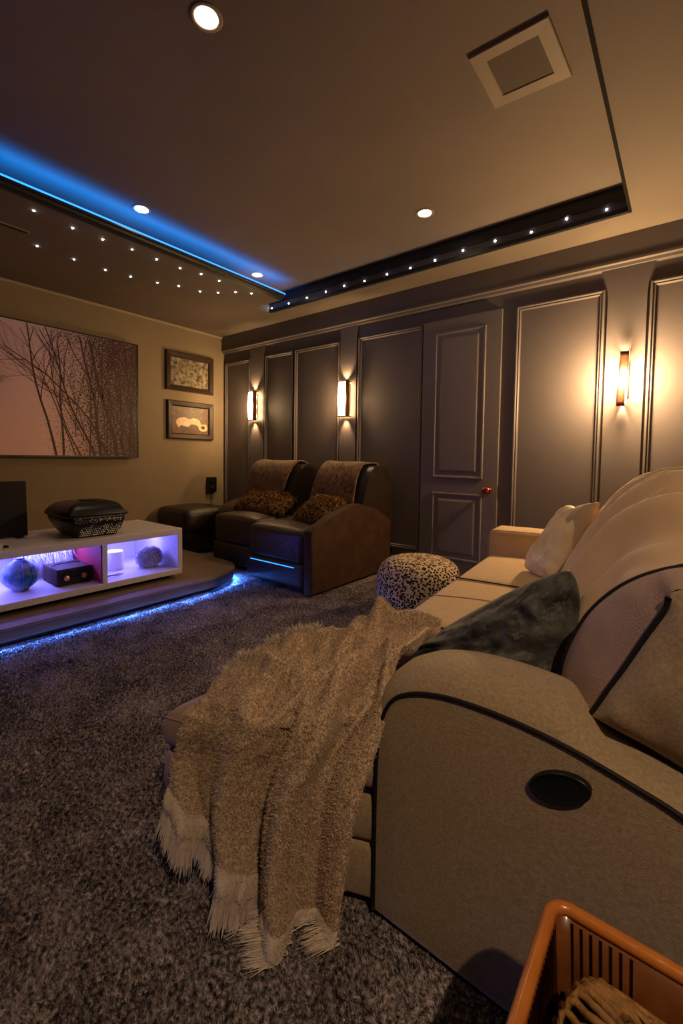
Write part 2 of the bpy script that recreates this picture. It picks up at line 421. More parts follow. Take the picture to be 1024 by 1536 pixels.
# pilasters
for k, (x0, x1) in enumerate(((-4.02, -3.785), (-2.685, -2.49), (-.445, -.23))):
    pf = [(x0, .12), (x0, 2.12), (x0, 2.25), (x1, 2.25), (x1, 2.12), (x1, .12)]
    if k == 2:
        L_ = [(x0, .12), (x0, 2.05)] + [(x0 - .045 * (t / 6) ** 2, 2.05 + .215 * t / 6) for t in range(1, 7)]
        R_ = [(x1 + .045 * (t / 6) ** 2, 2.05 + .215 * t / 6) for t in range(6, 0, -1)] + [(x1, 2.05), (x1, .12)]
        pf = L_ + R_
    struct(prism('trim_%d' % nt_, pf, 'y', 3.378, YW, M['wall_panel'], smooth=False), 'flat pilaster carrying a wall sconce'); nt_ += 1

# door
bm = bmesh.new(); box(bm, -1.782, -1.13, 3.372, YW, .01, 2.14)
for (a, b, c, d) in ((-1.672, -1.245, .845, 2.04), (-1.672, -1.245, .175, .725)):
    pass
dr = from_bm('door_1', bm, M['door'], smooth=False); struct(dr, 'closed two panel door in the panelled wall')
for (a, b, c, d) in ((-1.672, -1.245, .845, 2.04), (-1.672, -1.245, .175, .725)):
    bm = bmesh.new()
    frame_ring(bm, a, b, c, d, 3.372, [(0, 0), (.004, .010), (.014, .010), (.022, .002), (.05, .002), (.062, .009), (.07, .010)])
    r = bm.faces.new([bm.verts.new(p) for p in ((a + .07, 3.362, c + .07), (b - .07, 3.362, c + .07), (b - .07, 3.362, d - .07), (a + .07, 3.362, d - .07))])
    from_bm('door_panel', bm, M['door'], dr, smooth=False)
kp = [(.0, 0), (.026, 0), (.028, -.006), (.012, -.012), (.010, -.03), (.022, -.04), (.030, -.052), (.028, -.066), (.014, -.074), (0.001, -.075)]
lathe('door_knob', kp, (-1.195, 3.372, .765), M['copper'], dr, 24, 'y')
boxes('strike_plate', [(-1.131, -1.127, 3.38, 3.39, .70, .80)], M['darkmetal'], dr)

# carpet floor: non-uniform grid with real relief
def axis_pts(segs):
    out = []
    for a, b, s in segs: out += list(np.arange(a, b, s))
    return np.array(out + [segs[-1][1]])
gx = axis_pts([(XW, -3.0, .05), (-3.0, -1.4, .010), (-1.4, .1, .006), (.1, XE, .05)])
gy = axis_pts([(YS, .1, .05), (.1, 1.5, .006), (1.5, 2.6, .010), (2.6, YW, .03)])
X, Y = np.meshgrid(gx, gy, indexing='ij')
def vnoise(x, y, s, seed):
    r = np.random.default_rng(seed); T = r.random((256, 256)); u = x * s; v = y * s
    i = np.floor(u).astype(int); j = np.floor(v).astype(int); fu = u - i; fv = v - j; fu = fu * fu * (3 - 2 * fu); fv = fv * fv * (3 - 2 * fv)
    g = lambda a, b: T[a % 256, b % 256]
    return (g(i, j) * (1 - fu) + g(i + 1, j) * fu) * (1 - fv) + (g(i, j + 1) * (1 - fu) + g(i + 1, j + 1) * fu) * fv
def relief(x, y): return -.016 + .008 * vnoise(x, y, 70, 1) + .006 * vnoise(x, y, 22, 2) + .004 * vnoise(x, y, 5, 3) - .004
Z = relief(X, Y)
nx, ny = X.shape; ii = np.arange((nx - 1) * (ny - 1)); a_ = (ii // (ny - 1)) * ny + ii % (ny - 1)
fl = mesh_np('floor', np.stack([X, Y, Z], -1).reshape(-1, 3), np.stack([a_, a_ + ny, a_ + ny + 1, a_ + 1], 1), M['pile'], smooth=True, n=4)
struct(fl, 'dark brown shag carpet floor')
def pile(n, x0, x1, y0, y1, ln, w, sd):
    r = np.random.default_rng(sd); x = r.uniform(x0, x1, n); y = r.uniform(y0, y1, n)
    k = (vnoise(x, y, 45, 9) * .6 + vnoise(x, y, 12, 8) * .4)
    z = relief(x, y); nr = np.stack([(vnoise(x, y, 30, 11) - .5) * 1.6, (vnoise(x, y, 30, 12) - .5) * 1.6, np.ones(n)], 1)
    return np.stack([x, y, z - .002], 1), nr
parts_ = [pile(190000, -1.5, .2, .12, 1.3, 0, 0, 1), pile(80000, -2.7, -1.5, .35, 1.3, 0, 0, 2), pile(150000, -2.74, -.5, 1.3, 2.7, 0, 0, 3), pile(30000, -2.0, -.9, 2.7, 3.37, 0, 0, 4), pile(50000, -2.7, -1.5, -.5, .35, 0, 0, 5), pile(70000, -1.5, .2, -.5, .12, 0, 0, 6)]
cp = blades('carpet_pile', np.concatenate([a for a, b in parts_]), np.concatenate([b for a, b in parts_]), .013, .0048, M['pile'], jit=.40)
tag(cp, 'shaggy brown tufts of the carpet in front of the sofa', 'carpet', kind='stuff')

# ------------------------------------------------------------------ platform
def rounded_plat(z0, z1, off=0):
    xr, yt, r = -2.70 + off, 2.33 + off, .42
    pr = [(XW + .02, YS + .3), (xr, YS + .3), (xr, yt - r)]
    for k in range(1, 12):
        a = math.pi / 2 * k / 12; pr.append((xr - r + r * math.cos(a), yt - r + r * math.sin(a)))
    pr += [(xr - r, yt), (XW + .02, yt)]
    return pr
pl = thing('media_platform', 'low brown carpeted platform with rounded end under the white console', 'platform', (-3.6, .6, 0))
prism('platform_base', rounded_plat(0, 0), 'z', .032, .088, M['platform_edge'], pl, bev=.004, seg=2)
prism('platform_foot', rounded_plat(0, 0, -.05), 'z', .001, .0315, M['blackmat'], pl)
prism('platform_top', rounded_plat(0, 0, .006), 'z', .088, .104, M['platform'], pl, bev=.006, seg=3)
pts = [(-2.738, y, .027) for y in np.linspace(-1.5, 1.91, 20)]
for k in range(1, 10):
    a = math.pi / 2 * k / 12; pts.append((-3.12 + .382 * math.cos(a), 1.91 + .382 * math.sin(a), .027))
ls = tubes('led_strip', [pts], .0033, M['e_led2'], pl, 6); ls['label'] = 'glowing blue light strip'

# ------------------------------------------------------------------ media console
FLOOR_LED = pl
cn = thing('media_console', 'long white open console lit violet inside, on the platform', 'media console', (-3.2, .7, .104))
X0, X1, Y0, Y1 = -3.52, -2.88, -.35, 1.79
boxes('top_panel', [(X0, X1, Y0, Y1, .425, .47)], M['console'], cn, bev=.003)
boxes('bottom_panel', [(X0, X1, Y0, Y1, .138, .178)], M['console'], cn, bev=.003)
boxes('side_panel', [(X0, X1, Y1 - .035, Y1, .178, .425)], M['console'], cn, bev=.002)
boxes('side_panel', [(X0, X1, Y0, Y0 + .035, .178, .425)], M['console'], cn, bev=.002)
dv = boxes('divider', [(X0, X1, 1.232, 1.262, .178, .425)], M['console'], cn, bev=.002)
ln = boxes('lining', [(-3.49, X1 - .01, 1.226, 1.2315, .179, .424)], M['red'], dv); ln['label'] = 'dark red lining'
boxes('back_panel', [(X0, X0 + .012, Y0 + .036, Y1 - .036, .179, .424)], M['console'], cn)
boxes('plinth', [(X0 + .05, X1 - .06, Y0 + .08, Y1 - .07, .105, .138)], M['blackmat'], cn)
e1 = boxes('led_strip', [(-3.22, -3.19, Y0 + .05, 1.20, .414, .4245)], M['e_con'], cn); e1['label'] = 'glowing violet light strip'
e2 = boxes('led_strip', [(-3.22, -3.19, 1.30, 1.72, .414, .4245)], M['e_con'], cn); e2['label'] = 'glowing violet light strip'

# things in and on the console
gb = thing('painted_globe', 'round blue and white painted vase inside the lit console', 'vase', (-3.1, .856, .178))
rows = [(max(.0005, .098 * math.sin(math.pi * t / 18)), .098 - .09 * math.cos(math.pi * t / 18)) for t in range(19)]
rows = [(.035, .0)] + rows[3:16] + [(.034, .186), (.028, .19), (.026, .178)]
lathe('vase_body', rows, (-3.1, .856, .178), M['globe'], gb, 40)
rib = [[(-3.1 + .1 * math.cos(a) * math.sin(t), .856 + .1 * math.sin(a) * math.sin(t), .276 - .092 * math.cos(t)) for t in np.linspace(.4, 2.74, 16)] for a in (.35, -.1)]
tubes('painted_rib', rib, .004, M['globe'], gb, 6)

rd = thing('vintage_radio', 'small dark box with two gold dials inside the console', 'radio', (-3.12, 1.12, .178))
boxes('case', [(-3.24, -3.0, 1.015, 1.215, .179, .285)], M['suede'], rd, bev=.008, seg=3)
boxes('front_panel', [(-3.001, -2.995, 1.03, 1.20, .19, .272)], M['black'], rd, bev=.002)
for y in (1.065, 1.165): lathe('dial', [(.0005, 0), (.017, 0), (.017, .008), (.012, .012), (.0005, .012)], (-2.995, y, .228), M['gold'], rd, 20, 'x')
for y in (1.098, 1.115, 1.132): lathe('switch', [(.0005, 0), (.005, 0), (.004, .010), (.0005, .010)], (-2.995, y, .232), M['darkmetal'], rd, 10, 'x')
tubes('carry_strap', [[(-3.14, 1.03, .285), (-3.14, 1.06, .294), (-3.14, 1.17, .294), (-3.14, 1.20, .285)]], .004, M['black'], rd)

r = np.random.default_rng(5); n = 2600
fp = np.stack([r.uniform(-3.36, -3.26, n), r.uniform(.90, 1.19, n), r.uniform(.30, .405, n)], 1)
fo = blades('tinsel_garland', fp, np.tile([0.2, 0, -1], (n, 1)), .12, .003, M['frost'], jit=.22, seg=2, origin=(-3.35, 1.05, .18), sd=5)
tag(fo, 'frosted hanging fringe garland behind the dark box in the console', 'garland', kind='stuff')

cd = thing('pillar_candle', 'thick white candle beside the fuzzy ball in the console', 'candle', (-3.2, 1.47, .178))
lathe('wax_body', [(.0005, 0), (.055, 0), (.057, .005), (.057, .125), (.053, .132), (.03, .126), (.0005, .124)], (-3.2, 1.45, .178), M['wax'], cd, 32)
tubes('wick', [[(-3.2, 1.45, .30), (-3.2, 1.452, .316)]], .0015, M['black'], cd, 5)
fb = thing('fuzzy_ball', 'fuzzy frosted round pompom at the right of the console shelf', 'ornament', (-3.08, 1.645, .178))
core = lathe('core', [(max(.0005, .062 * math.sin(math.pi * t / 12)), .075 - .062 * math.cos(math.pi * t / 12)) for t in range(13)], (-3.08, 1.645, .178), M['frost'], fb, 20)
p_, n_ = sample(core, 5000); cc = np.array([-3.08, 1.645, .253]); n_ = (p_ - cc) / np.linalg.norm(p_ - cc, axis=1)[:, None]
p_ = cc + (p_ - cc) * np.array([1.0, 1.25, 1.0]); p_[:, 2] = np.maximum(p_[:, 2], .19)
blades('fuzz', p_, n_, .03, .0035, M['frost'], fb, jit=.5, droop=.2, seg=2)
tw = [[(-3.05 + .02 * k, 1.28, .182), (-3.0 + .01 * k, 1.33 + .01 * k, .19 + .004 * k), (-2.98, 1.38 + .012 * k, .181 + .004 * k)] for k in range(4)]
tag(tubes('twig_bundle', tw, .0018, M['darkmetal'], None, 5, origin=(-3.0, 1.33, .179)), 'few thin dark twigs lying left of the candle in the console', 'twigs')

# monitor
mo = thing('flat_monitor', 'black flat screen standing at the left end of the console top', 'monitor', (-3.3, .6, .47))
bm = bmesh.new(); box(bm, -3.33, -3.295, .25, .955, .475, .825, bev=.004)
bmesh.ops.rotate(bm, verts=bm.verts, cent=(-3.3, .6, .47), matrix=Matrix.Rotation(math.radians(-3), 3, 'Y'))
from_bm('screen_housing', bm, M['black'], mo)
boxes('foot', [(-3.38, -3.20, .52, .70, .471, .478)], M['black'], mo, bev=.002)
boxes('foot', [(-3.34, -3.24, .88, .92, .471, .477)], M['black'], mo, bev=.002)
wb = thing('white_box', 'small white box at the photo edge in front of the monitor', 'box', (-2.96, .69, .47))
boxes('carton', [(-3.0, -2.92, .64, .725, .471, .505)], M['whiteplastic'], wb, bev=.003)
boxes('printed_mark', [(-2.9199, -2.9185, .665, .705, .48, .494)], M['black'], wb)
boxes('cable_plug', [(-2.985, -2.955, .745, .765, .471, .482)], M['black'], None, bev=.003, origin=(-2.97, .755, .471))
tag(bpy.context.scene.collection.objects['cable_plug'], 'tiny black plug lying beside the white box on the console', 'plug')

# beaded black case
bc = thing('beaded_case', 'black domed case with silver beaded front on the console', 'case', (-3.13, 1.24, .47))
secs = [(.471, -3.27, -2.975, 1.125, 1.375), (.50, -3.285, -2.965, 1.105, 1.395), (.565, -3.32, -2.94, 1.07, 1.412), (.60, -3.325, -2.935, 1.062, 1.414),
        (.606, -3.335, -2.920, 1.05, 1.425), (.622, -3.335, -2.920, 1.05, 1.425), (.655, -3.31, -2.945, 1.068, 1.408), (.680, -3.28, -2.97, 1.095, 1.385), (.694, -3.22, -3.02, 1.14, 1.35)]
def rrect(x0, x1, y0, y1, rr, z, n=4):
    o = []
    for cx, cy, s in ((x1 - rr, y1 - rr, 0), (x0 + rr, y1 - rr, 1), (x0 + rr, y0 + rr, 2), (x1 - rr, y0 + rr, 3)):
        for k in range(n + 1):
            a = math.pi / 2 * (s + k / n); o.append((cx + rr * math.cos(a), cy + rr * math.sin(a), z))
    return o
grid('case_body', [rrect(a, b, c, d, .035, z) for z, a, b, c, d in secs[:4]], M['black'], bc, True, True)
ld = grid('lid', [rrect(a, b, c, d, .035, z) for z, a, b, c, d in secs[4:]], M['black'], bc, True, True)
boxes('handle', [(-3.15, -3.07, 1.20, 1.29, .693, .702)], M['darkmetal'], ld, bev=.004)
vs = []; fs = []
bm = bmesh.new()
for i in range(18):
    for j in range(9):
        if random.random() < (.05 if j < 5 else .35): continue
        y = 1.135 + .245 * (i + .5 * (j % 2)) / 18; z = .485 + .0125 * j; t = (z - .471) / .13
        xx = -2.972 + .036 * min(1, t); bmesh.ops.create_icosphere(bm, subdivisions=1, radius=random.uniform(.0035, .006), matrix=Matrix.Translation((xx, y, z)))
for i in range(26): bmesh.ops.create_icosphere(bm, subdivisions=1, radius=.0035, matrix=Matrix.Translation((-2.924, 1.09 + .3 * i / 26, .603)))
for i in range(60): bmesh.ops.create_icosphere(bm, subdivisions=1, radius=random.uniform(.0018, .003), matrix=Matrix.Translation((-2.936, random.uniform(1.10, 1.38), random.uniform(.565, .598))))
bd = from_bm('bead_pattern', bm, M['bead'], bc, True); bd['label'] = 'rows of shiny silver beads'; bd['kind'] = 'stuff'

# wall speaker
sp = thing('wall_speaker', 'small black wall speaker with hanging cord near the corner', 'speaker', (-4.5, 3.2, .65))
boxes('speaker_box', [(XW + .001, -4.47, 3.13, 3.245, .56, .745)], M['black'], sp, bev=.006)
lathe('cone', [(.0005, 0), (.03, 0), (.035, .003), (.0005, .004)], (-4.47, 3.187, .61), M['darkmetal'], sp, 20, 'x')
lathe('cone', [(.0005, 0), (.016, 0), (.018, .003), (.0005, .004)], (-4.47, 3.187, .69), M['darkmetal'], sp, 16, 'x')
tubes('cord', [smooth_path([(-4.50, 3.19, .562), (-4.495, 3.192, .45), (-4.49, 3.2, .25), (-4.48, 3.22, .02)])], .004, M['black'], sp, 6)

# ------------------------------------------------------------------ pictures on the beige wall
pc = thing('tree_picture', 'huge picture of bare trees against a pink dusk sky', 'picture', (-4.5, .45, .985))
PY0, PY1, PZ0, PZ1 = .35, 2.262, .985, 2.115
boxes('back_box', [(XW + .001, -4.475, PY0 + .02, PY1 - .02, PZ0 + .02, PZ1 - .02)], M['black'], pc)
boxes('frame_edge', [(-4.475, -4.452, PY0 - .012, PY1 + .012, PZ0 - .016, PZ0), (-4.475, -4.452, PY0 - .012, PY1 + .012, PZ1, PZ1 + .010), (-4.475, -4.452, PY0 - .012, PY0, PZ0, PZ1), (-4.475, -4.452, PY1, PY1 + .012, PZ0, PZ1)], M['black'], pc)
boxes('picture_sheet', [(-4.475, -4.458, PY0, PY1, PZ0, PZ1)], M['picture'], pc)
# printed branches
tv, tf = [], []
def ribbon(p, q, w0, w1, x):
    p, q = V(p), V(q); d = (q - p); n2 = V((-d.y, d.x)).normalized() if d.length else V((1, 0)); o = len(tv)
    for a, w in ((p, w0), (q, w1)):
        for s in (-1, 1):
            b = a + n2 * s * w; tv.append((x, min(PY1, max(PY0, b.x)), min(PZ1, max(PZ0, b.y))))
    tf.append((o, o + 1, o + 3, o + 2))
def branch(p, ang, ln, w, dep, x):
    a = ang; q = V(p); st = 7
    for k in range(st):
        a += random.gauss(0, .07); nq = q + V((math.cos(a), math.sin(a))) * ln / st
        if not (PY0 < nq.x < PY1 and PZ0 < nq.y < PZ1): return
        ribbon(q, nq, w * (1 - .6 * k / st), w * (1 - .6 * (k + 1) / st), x); q = nq
        if dep > 0 and k > 1 and random.random() < .75:
            branch(q, a + random.choice((-1, 1)) * random.uniform(.25, .65), ln * random.uniform(.35, .6), w * .5 * (1 - .5 * k / st), dep - 1, x)
xs = -4.4572
random.seed(11)
for y, a, ln, w, d in ((1.52, 1.85, 1.15, .011, 3), (1.58, 1.72, 1.2, .010, 3), (1.72, 2.0, 1.0, .007, 3), (1.85, 1.9, 1.2, .011, 4), (1.90, 1.62, 1.3, .014, 4),
                       (1.97, 2.05, 1.25, .009, 4), (2.05, 1.58, 1.3, .017, 4), (2.12, 1.75, 1.2, .008, 3), (2.18, 1.5, 1.2, .010, 3), (2.23, 1.6, 1.2, .012, 3), (1.68, 1.75, 1.15, .006, 4), (1.80, 1.65, 1.2, .007, 4)):
    xs += .00003; branch((y, PZ0 + .001), a, ln, w, d, xs)
for k in range(16):
    xs += .00002; branch((random.uniform(1.62, 2.25), PZ0 + random.uniform(0, .25)), random.uniform(1.3, 2.2), random.uniform(.3, .9), .004, 3, xs)
for k in range(5): branch((.98 + .01 * k, 1.50 + .05 * k), .3 + .3 * k, .17, .003, 2, -4.4569)
mesh('printed_branches', tv, tf, M['twig'], pc, False)

def small_frame(label, y0, y1, z0, z1, m):
    t = thing('picture_frame', label, 'picture', (-4.5, (y0 + y1) / 2, z0))
    w = .062
    bm = bmesh.new()
    pr = [(0, 0), (0, .032), (.008, .036), (w - .012, .028), (w, .012), (w, 0)]
    rings = [[bm.verts.new((XW + .001 + h, py, pz)) for py, pz in ((y0 + a, z0 + a), (y1 - a, z0 + a), (y1 - a, z1 - a), (y0 + a, z1 - a))] for a, h in pr]
    for A, B in zip(rings, rings[1:]):
        for k in range(4): bm.faces.new((A[k], A[(k + 1) % 4], B[(k + 1) % 4], B[k]))
    from_bm('frame', bm, M['frame'], t)
    boxes('print', [(XW + .001, XW + .012, y0 + w, y1 - w, z0 + w, z1 - w)], m, t)
    return t
small_frame('dark framed mottled foliage picture, upper of the two small frames', 2.605, 3.21, 1.725, 2.155, M['photo_leaf'])
t = small_frame('dark framed picture of a pale lying animal, lower of the two small frames', 2.62, 3.21, 1.19, 1.615, M['photo_rock'])
def blob(name, pts, m, x, parent):
    p = smooth_path([(x, a, b) for a, b in pts], 5, True)
    mesh(name, p, [tuple(range(len(p)))], m, parent, False)
blob('printed_animal', [(2.73, 1.38), (2.76, 1.42), (2.83, 1.435), (2.90, 1.42), (2.95, 1.435), (3.02, 1.42), (3.06, 1.37), (3.12, 1.37), (3.135, 1.31), (3.09, 1.285), (3.03, 1.30), (3.0, 1.35), (2.92, 1.36), (2.88, 1.33), (2.80, 1.345), (2.76, 1.32)], M['photo_tan'], XW + .0128, t)
blob('printed_patch', [(2.80, 1.35), (2.83, 1.385), (2.88, 1.385), (2.89, 1.34), (2.84, 1.335)], M['photo_white'], XW + .0132, t)
blob('printed_patch', [(3.05, 1.33), (3.07, 1.35), (3.10, 1.34), (3.09, 1.31)], M['photo_dark'], XW + .0132, t)

# ------------------------------------------------------------------ ceiling fittings
def downlight(x, y, z, label, aim=None):
    t = thing('recessed_downlight', label, 'ceiling light', (x, y, z))
    lathe('trim_ring', [(.040, .002), (.044, -.004), (.056, -.004), (.060, .0)], (x, y, z), M['vent'], t, 32)
    lathe('lamp', [(.0005, -.0035), (.040, -.0035), (.041, .001)], (x, y, z), M['e_down'], t, 24)
    ld = bpy.data.lights.new('down', 'SPOT'); ld.energy = DOWN; ld.color = (1, .70, .42); ld.spot_size = math.radians(130); ld.spot_blend = 1; ld.shadow_soft_size = .04
    lo = bpy.data.objects.new('lamp_beam', ld); C.objects.link(lo); lo.location = (0, 0, -.02); lo.parent = t; ld.shadow_soft_size = .02
    if aim: ld.spot_size = math.radians(74); lo.rotation_euler = (V(aim) - V((x, y, z))).to_track_quat('-Z', 'Y').to_euler()
DOWN = 5
downlight(-1.450, 1.006, ZC, 'nearest recessed downlight, largest and brightest on the ceiling')
downlight(-2.870, 1.496, ZC, 'recessed downlight just above the middle of the blue light strip')
downlight(-3.05, 2.64, ZC, 'recessed downlight at the far corner end of the blue strip')
downlight(-1.409, 2.642, ZC, 'recessed downlight near the black recess and the ceiling vent')
DOWN = 62
downlight(.82, -.27, ZS, 'recessed downlight in the low ceiling behind the sofa', (.05, .9, .2))
DOWN = 5
downlight(-1.354, -.6, ZC, 'unseen fill downlight added above the open floor behind the viewer')  # extra lamp out of view, added as warm fill

st = boxes('led_light_strip', [(-2.962, -2.944, TY0, 2.885, 2.4865, 2.497)], M['e_led'], None, origin=(-2.953, .85, 2.49))
def strip_lamp(parent, loc, size, d, e, col, spread):
    l = bpy.data.lights.new('strip', 'AREA'); l.shape = 'RECTANGLE'; l.size = size[0]; l.size_y = size[1]; l.energy = e; l.color = col; l.spread = math.radians(spread)
    o = bpy.data.objects.new('strip_glow', l); C.objects.link(o); o.parent = parent; o.location = V(loc) - ORG[parent]
    z = -V(d).normalized(); x = V((0, 1, 0)) if abs(d[1]) < .01 else V((-d[1], d[0], 0)).normalized(); y = z.cross(x).normalized(); x = y.cross(z)
    o.rotation_euler = Matrix((x, y, z)).transposed().to_euler()
strip_lamp(st, (-2.953, .85, 2.499), (4.05, .014), (-.6, 0, 1), 14, (0, .22, 1), 180)
tag(st, 'bright blue light strip along the ceiling tray edge', 'light strip')

strip_lamp(FLOOR_LED, (-2.712, .2, .024), (3.4, .008), (1, 0, -.75), 22, (.05, .20, 1), 110)
for k in (1, 2, 3, 4):
    a = math.pi / 2 * (k - .5) / 5; strip_lamp(FLOOR_LED, (-3.12 + .408 * math.cos(a), 1.91 + .408 * math.sin(a), .024), (.15, .008), (math.cos(a), math.sin(a), -.75), .6, (.05, .20, 1), 110)
sv = [(.0005, -.004), (.004, -.003), (.006, 0), (.006, .002)]
def star(x, y, z, label, grp, proto=[None]):
    t = lathe('ceiling_star_light', [(.0005, -.005), (.004, -.004), (.0065, 0), (.0065, .002)], (x, y, z), M['e_star'], None, 10, origin=(x, y, z)) if proto[0] is None else proto[0].copy()
    if proto[0] is None: proto[0] = t
    else: C.objects.link(t); t.location = (x, y, z)
    tag(t, label, 'star light', grp)
for x, y in [(-3.122, .967), (-3.154, 1.189), (-3.152, 1.373), (-3.133, 1.563), (-3.141, 1.75), (-3.136, 1.938), (-3.10, 2.101), (-3.095, 2.27)]:
    star(x, y, ZS, 'tiny white star light in the ceiling row nearest the blue strip', 'star lights beside the blue strip')
for x, y in [(-3.625, 1.139), (-3.644, 1.38), (-3.649, 1.606), (-3.614, 1.789), (-3.553, 1.985), (-3.472, 2.132), (-3.429, 2.313), (-3.325, 2.426), (-3.186, 2.508), (-3.096, 2.612)]:
    star(x, y, ZS, 'tiny white star light in the ceiling row nearer the beige wall', 'star lights nearer the beige wall')
for x, z in [(-3.33, 2.49), (-3.088, 2.488), (-2.851, 2.494), (-2.622, 2.499), (-2.409, 2.504), (-2.194, 2.494), (-1.969, 2.495), (-1.754, 2.49), (-1.544, 2.495), (-1.324, 2.508), (-1.093, 2.508), (-.856, 2.496), (-.647, 2.515), (-.43, 2.501)]:
    star(x, TY1 - .008, z, 'tiny white star light on the ledge of the black ceiling riser', 'star lights in the black riser')
    C.objects[-1].rotation_euler = (math.radians(-90), 0, 0)
vt = thing('ceiling_vent', 'square ceiling vent plate with a dark mesh centre', 'vent', (-.59, 1.885, ZC))
q = [(-.748, 1.735), (-.452, 1.745), (-.435, 2.07), (-.748, 2.05)]
bm = bmesh.new()
def ringq(s, z):
    c = V((-.596, 1.90)); return [bm.verts.new((*(c + (V(p) - c) * s), z)) for p in q]
rs = [ringq(1.0, ZC), ringq(1.0, ZC - .010), ringq(.98, ZC - .013), ringq(.66, ZC - .011), ringq(.64, ZC - .006)]
for A, B in zip(rs, rs[1:]):
    for k in range(4): bm.faces.new((A[k], A[(k + 1) % 4], B[(k + 1) % 4], B[k]))
from_bm('plate', bm, M['vent'], vt)
bm = bmesh.new(); bm.faces.new(ringq(.65, ZC - .007)); from_bm('mesh_insert', bm, M['grille'], vt)
dfu = thing('slot_vent', 'slim slotted vent in the dark ceiling at left edge', 'vent', (-3.43, .9, ZS))
boxes('slot_frame', [(-3.475, -3.43, .55, 1.04, ZS - .008, ZS)], M['vent'], dfu, bev=.002)
boxes('slot', [(-3.466, -3.455, .56, 1.03, ZS - .009, ZS - .0075), (-3.450, -3.439, .56, 1.03, ZS - .009, ZS - .0075)], M['blackmat'], dfu)

# ------------------------------------------------------------------ sconces
def beam(parent, loc, d, e, size, soft=.02, blend=.6):
    l = bpy.data.lights.new('beam', 'SPOT'); l.energy = e; l.color = (1, .64, .29); l.spot_size = math.radians(size); l.spot_blend = blend; l.shadow_soft_size = soft
    o = bpy.data.objects.new('lamp_beam', l); C.objects.link(o); o.parent = parent
    o.location = V(loc) - ORG[parent]; o.rotation_euler = V(d).to_track_quat('-Z', 'Y').to_euler()
def glow(parent, loc, e, r=.03):
    l = bpy.data.lights.new('glow', 'POINT'); l.energy = e; l.color = (1, .64, .29); l.shadow_soft_size = r
    o = bpy.data.objects.new('lamp_glow', l); C.objects.link(o); o.parent = parent; o.location = V(loc) - ORG[parent]
def sconce(x, z0, z1, label):
    yb = 3.378
    t = thing('wall_sconce', label, 'wall lamp', (x, yb, z0))
    boxes('back_plate', [(x - .045, x + .045, yb - .008, yb, z0 + .03, z1 - .03)], M['darkmetal'], t, bev=.002)
    rows = []
    for k in range(13):
        u = -1 + k / 6; z = z0 + .012 + (z1 - z0 - .024) * k / 12; bow = .018 * (1 - u * u)
        rows.append([(x + .058 * math.sin(a), yb - .045 - bow - .022 * math.cos(a), z) for a in np.linspace(-1.3, 1.3, 11)])
    grid('glass_shade', rows, M['e_scon'], t)
    boxes('top_cap', [(x - .05, x + .062, yb - .085, yb - .008, z1 - .012, z1 - .006)], M['darkmetal'], t)
    boxes('bottom_cap', [(x - .05, x + .062, yb - .085, yb - .008, z0 + .006, z0 + .012)], M['darkmetal'], t)
    boxes('side_bar', [(x + .05, x + .066, yb - .088, yb - .040, z0, z1)], M['bronze'], t, bev=.002)
    zc = (z0 + z1) / 2
    for dz in (-.11, 0, .11): glow(t, (x, yb - .022, zc + dz), 3.0, .012)
    glow(t, (x, yb - .11, zc), 4, .05)
    beam(t, (x, yb - .035, z1 + .002), (0, .30, 1), 6.0, 80); beam(t, (x, yb - .035, z0 - .002), (0, .30, -1), 6.0, 70)
sconce(-3.925, 1.41, 1.745, 'lit wall sconce on the farthest pilaster, left of the three')
sconce(-2.60, 1.39, 1.735, 'lit wall sconce on the middle pilaster above the recliners')
x, yb, z0, z1 = -.335, 3.378, 1.355, 1.70
t = thing('wall_sconce', 'lit wall sconce with two rusty plates, right of the three', 'wall lamp', (x, yb, z0))
boxes('back_plate', [(x - .03, x + .03, yb - .008, yb, z0 + .05, z1 - .05)], M['darkmetal'], t, bev=.002)
lathe('glass_tube', [(.0005, z0 + .02), (.02, z0 + .02), (.02, z1 - .02), (.0005, z1 - .02)], (x + .004, yb - .04, 0), M['e_scon'], t, 16)
for (za, zb, dx) in ((z1 - .125, z1, .004), (z0, z0 + .13, -.008)):
    rows = [[(x + dx + .025 * math.sin(a), yb - .062 - .012 * math.cos(a), z) for a in np.linspace(-1.2, 1.2, 7)] for z in np.linspace(za, zb, 5)]
    pp = grid('rusty_plate', rows, M['bronze'], t)
    sm = pp.modifiers.new('thick', 'SOLIDIFY'); sm.thickness = .003
tubes('side_rod', [[(x + .03, yb - .062, z1), (x + .024, yb - .062, z0)]], .0025, M['darkmetal'], t, 6)
boxes('bracket', [(x - .022, x + .028, yb - .064, yb - .008, z1 - .065, z1 - .06)], M['darkmetal'], t)
boxes('bracket', [(x - .03, x + .022, yb - .064, yb - .008, z0 + .06, z0 + .065)], M['darkmetal'], t)
zc = (z0 + z1) / 2
for dz in (-.12, -.04, .04, .12): glow(t, (x + .004, yb - .03, zc + dz), 3.5, .006)
glow(t, (x, yb - .12, zc), 48, .05)
beam(t, (x, yb - .022, z1 - .03), (0, .16, 1), 17.0, 52, .008, .5); beam(t, (x, yb - .022, z0 + .03), (0, .16, -1), 17.0, 46, .008, .5)

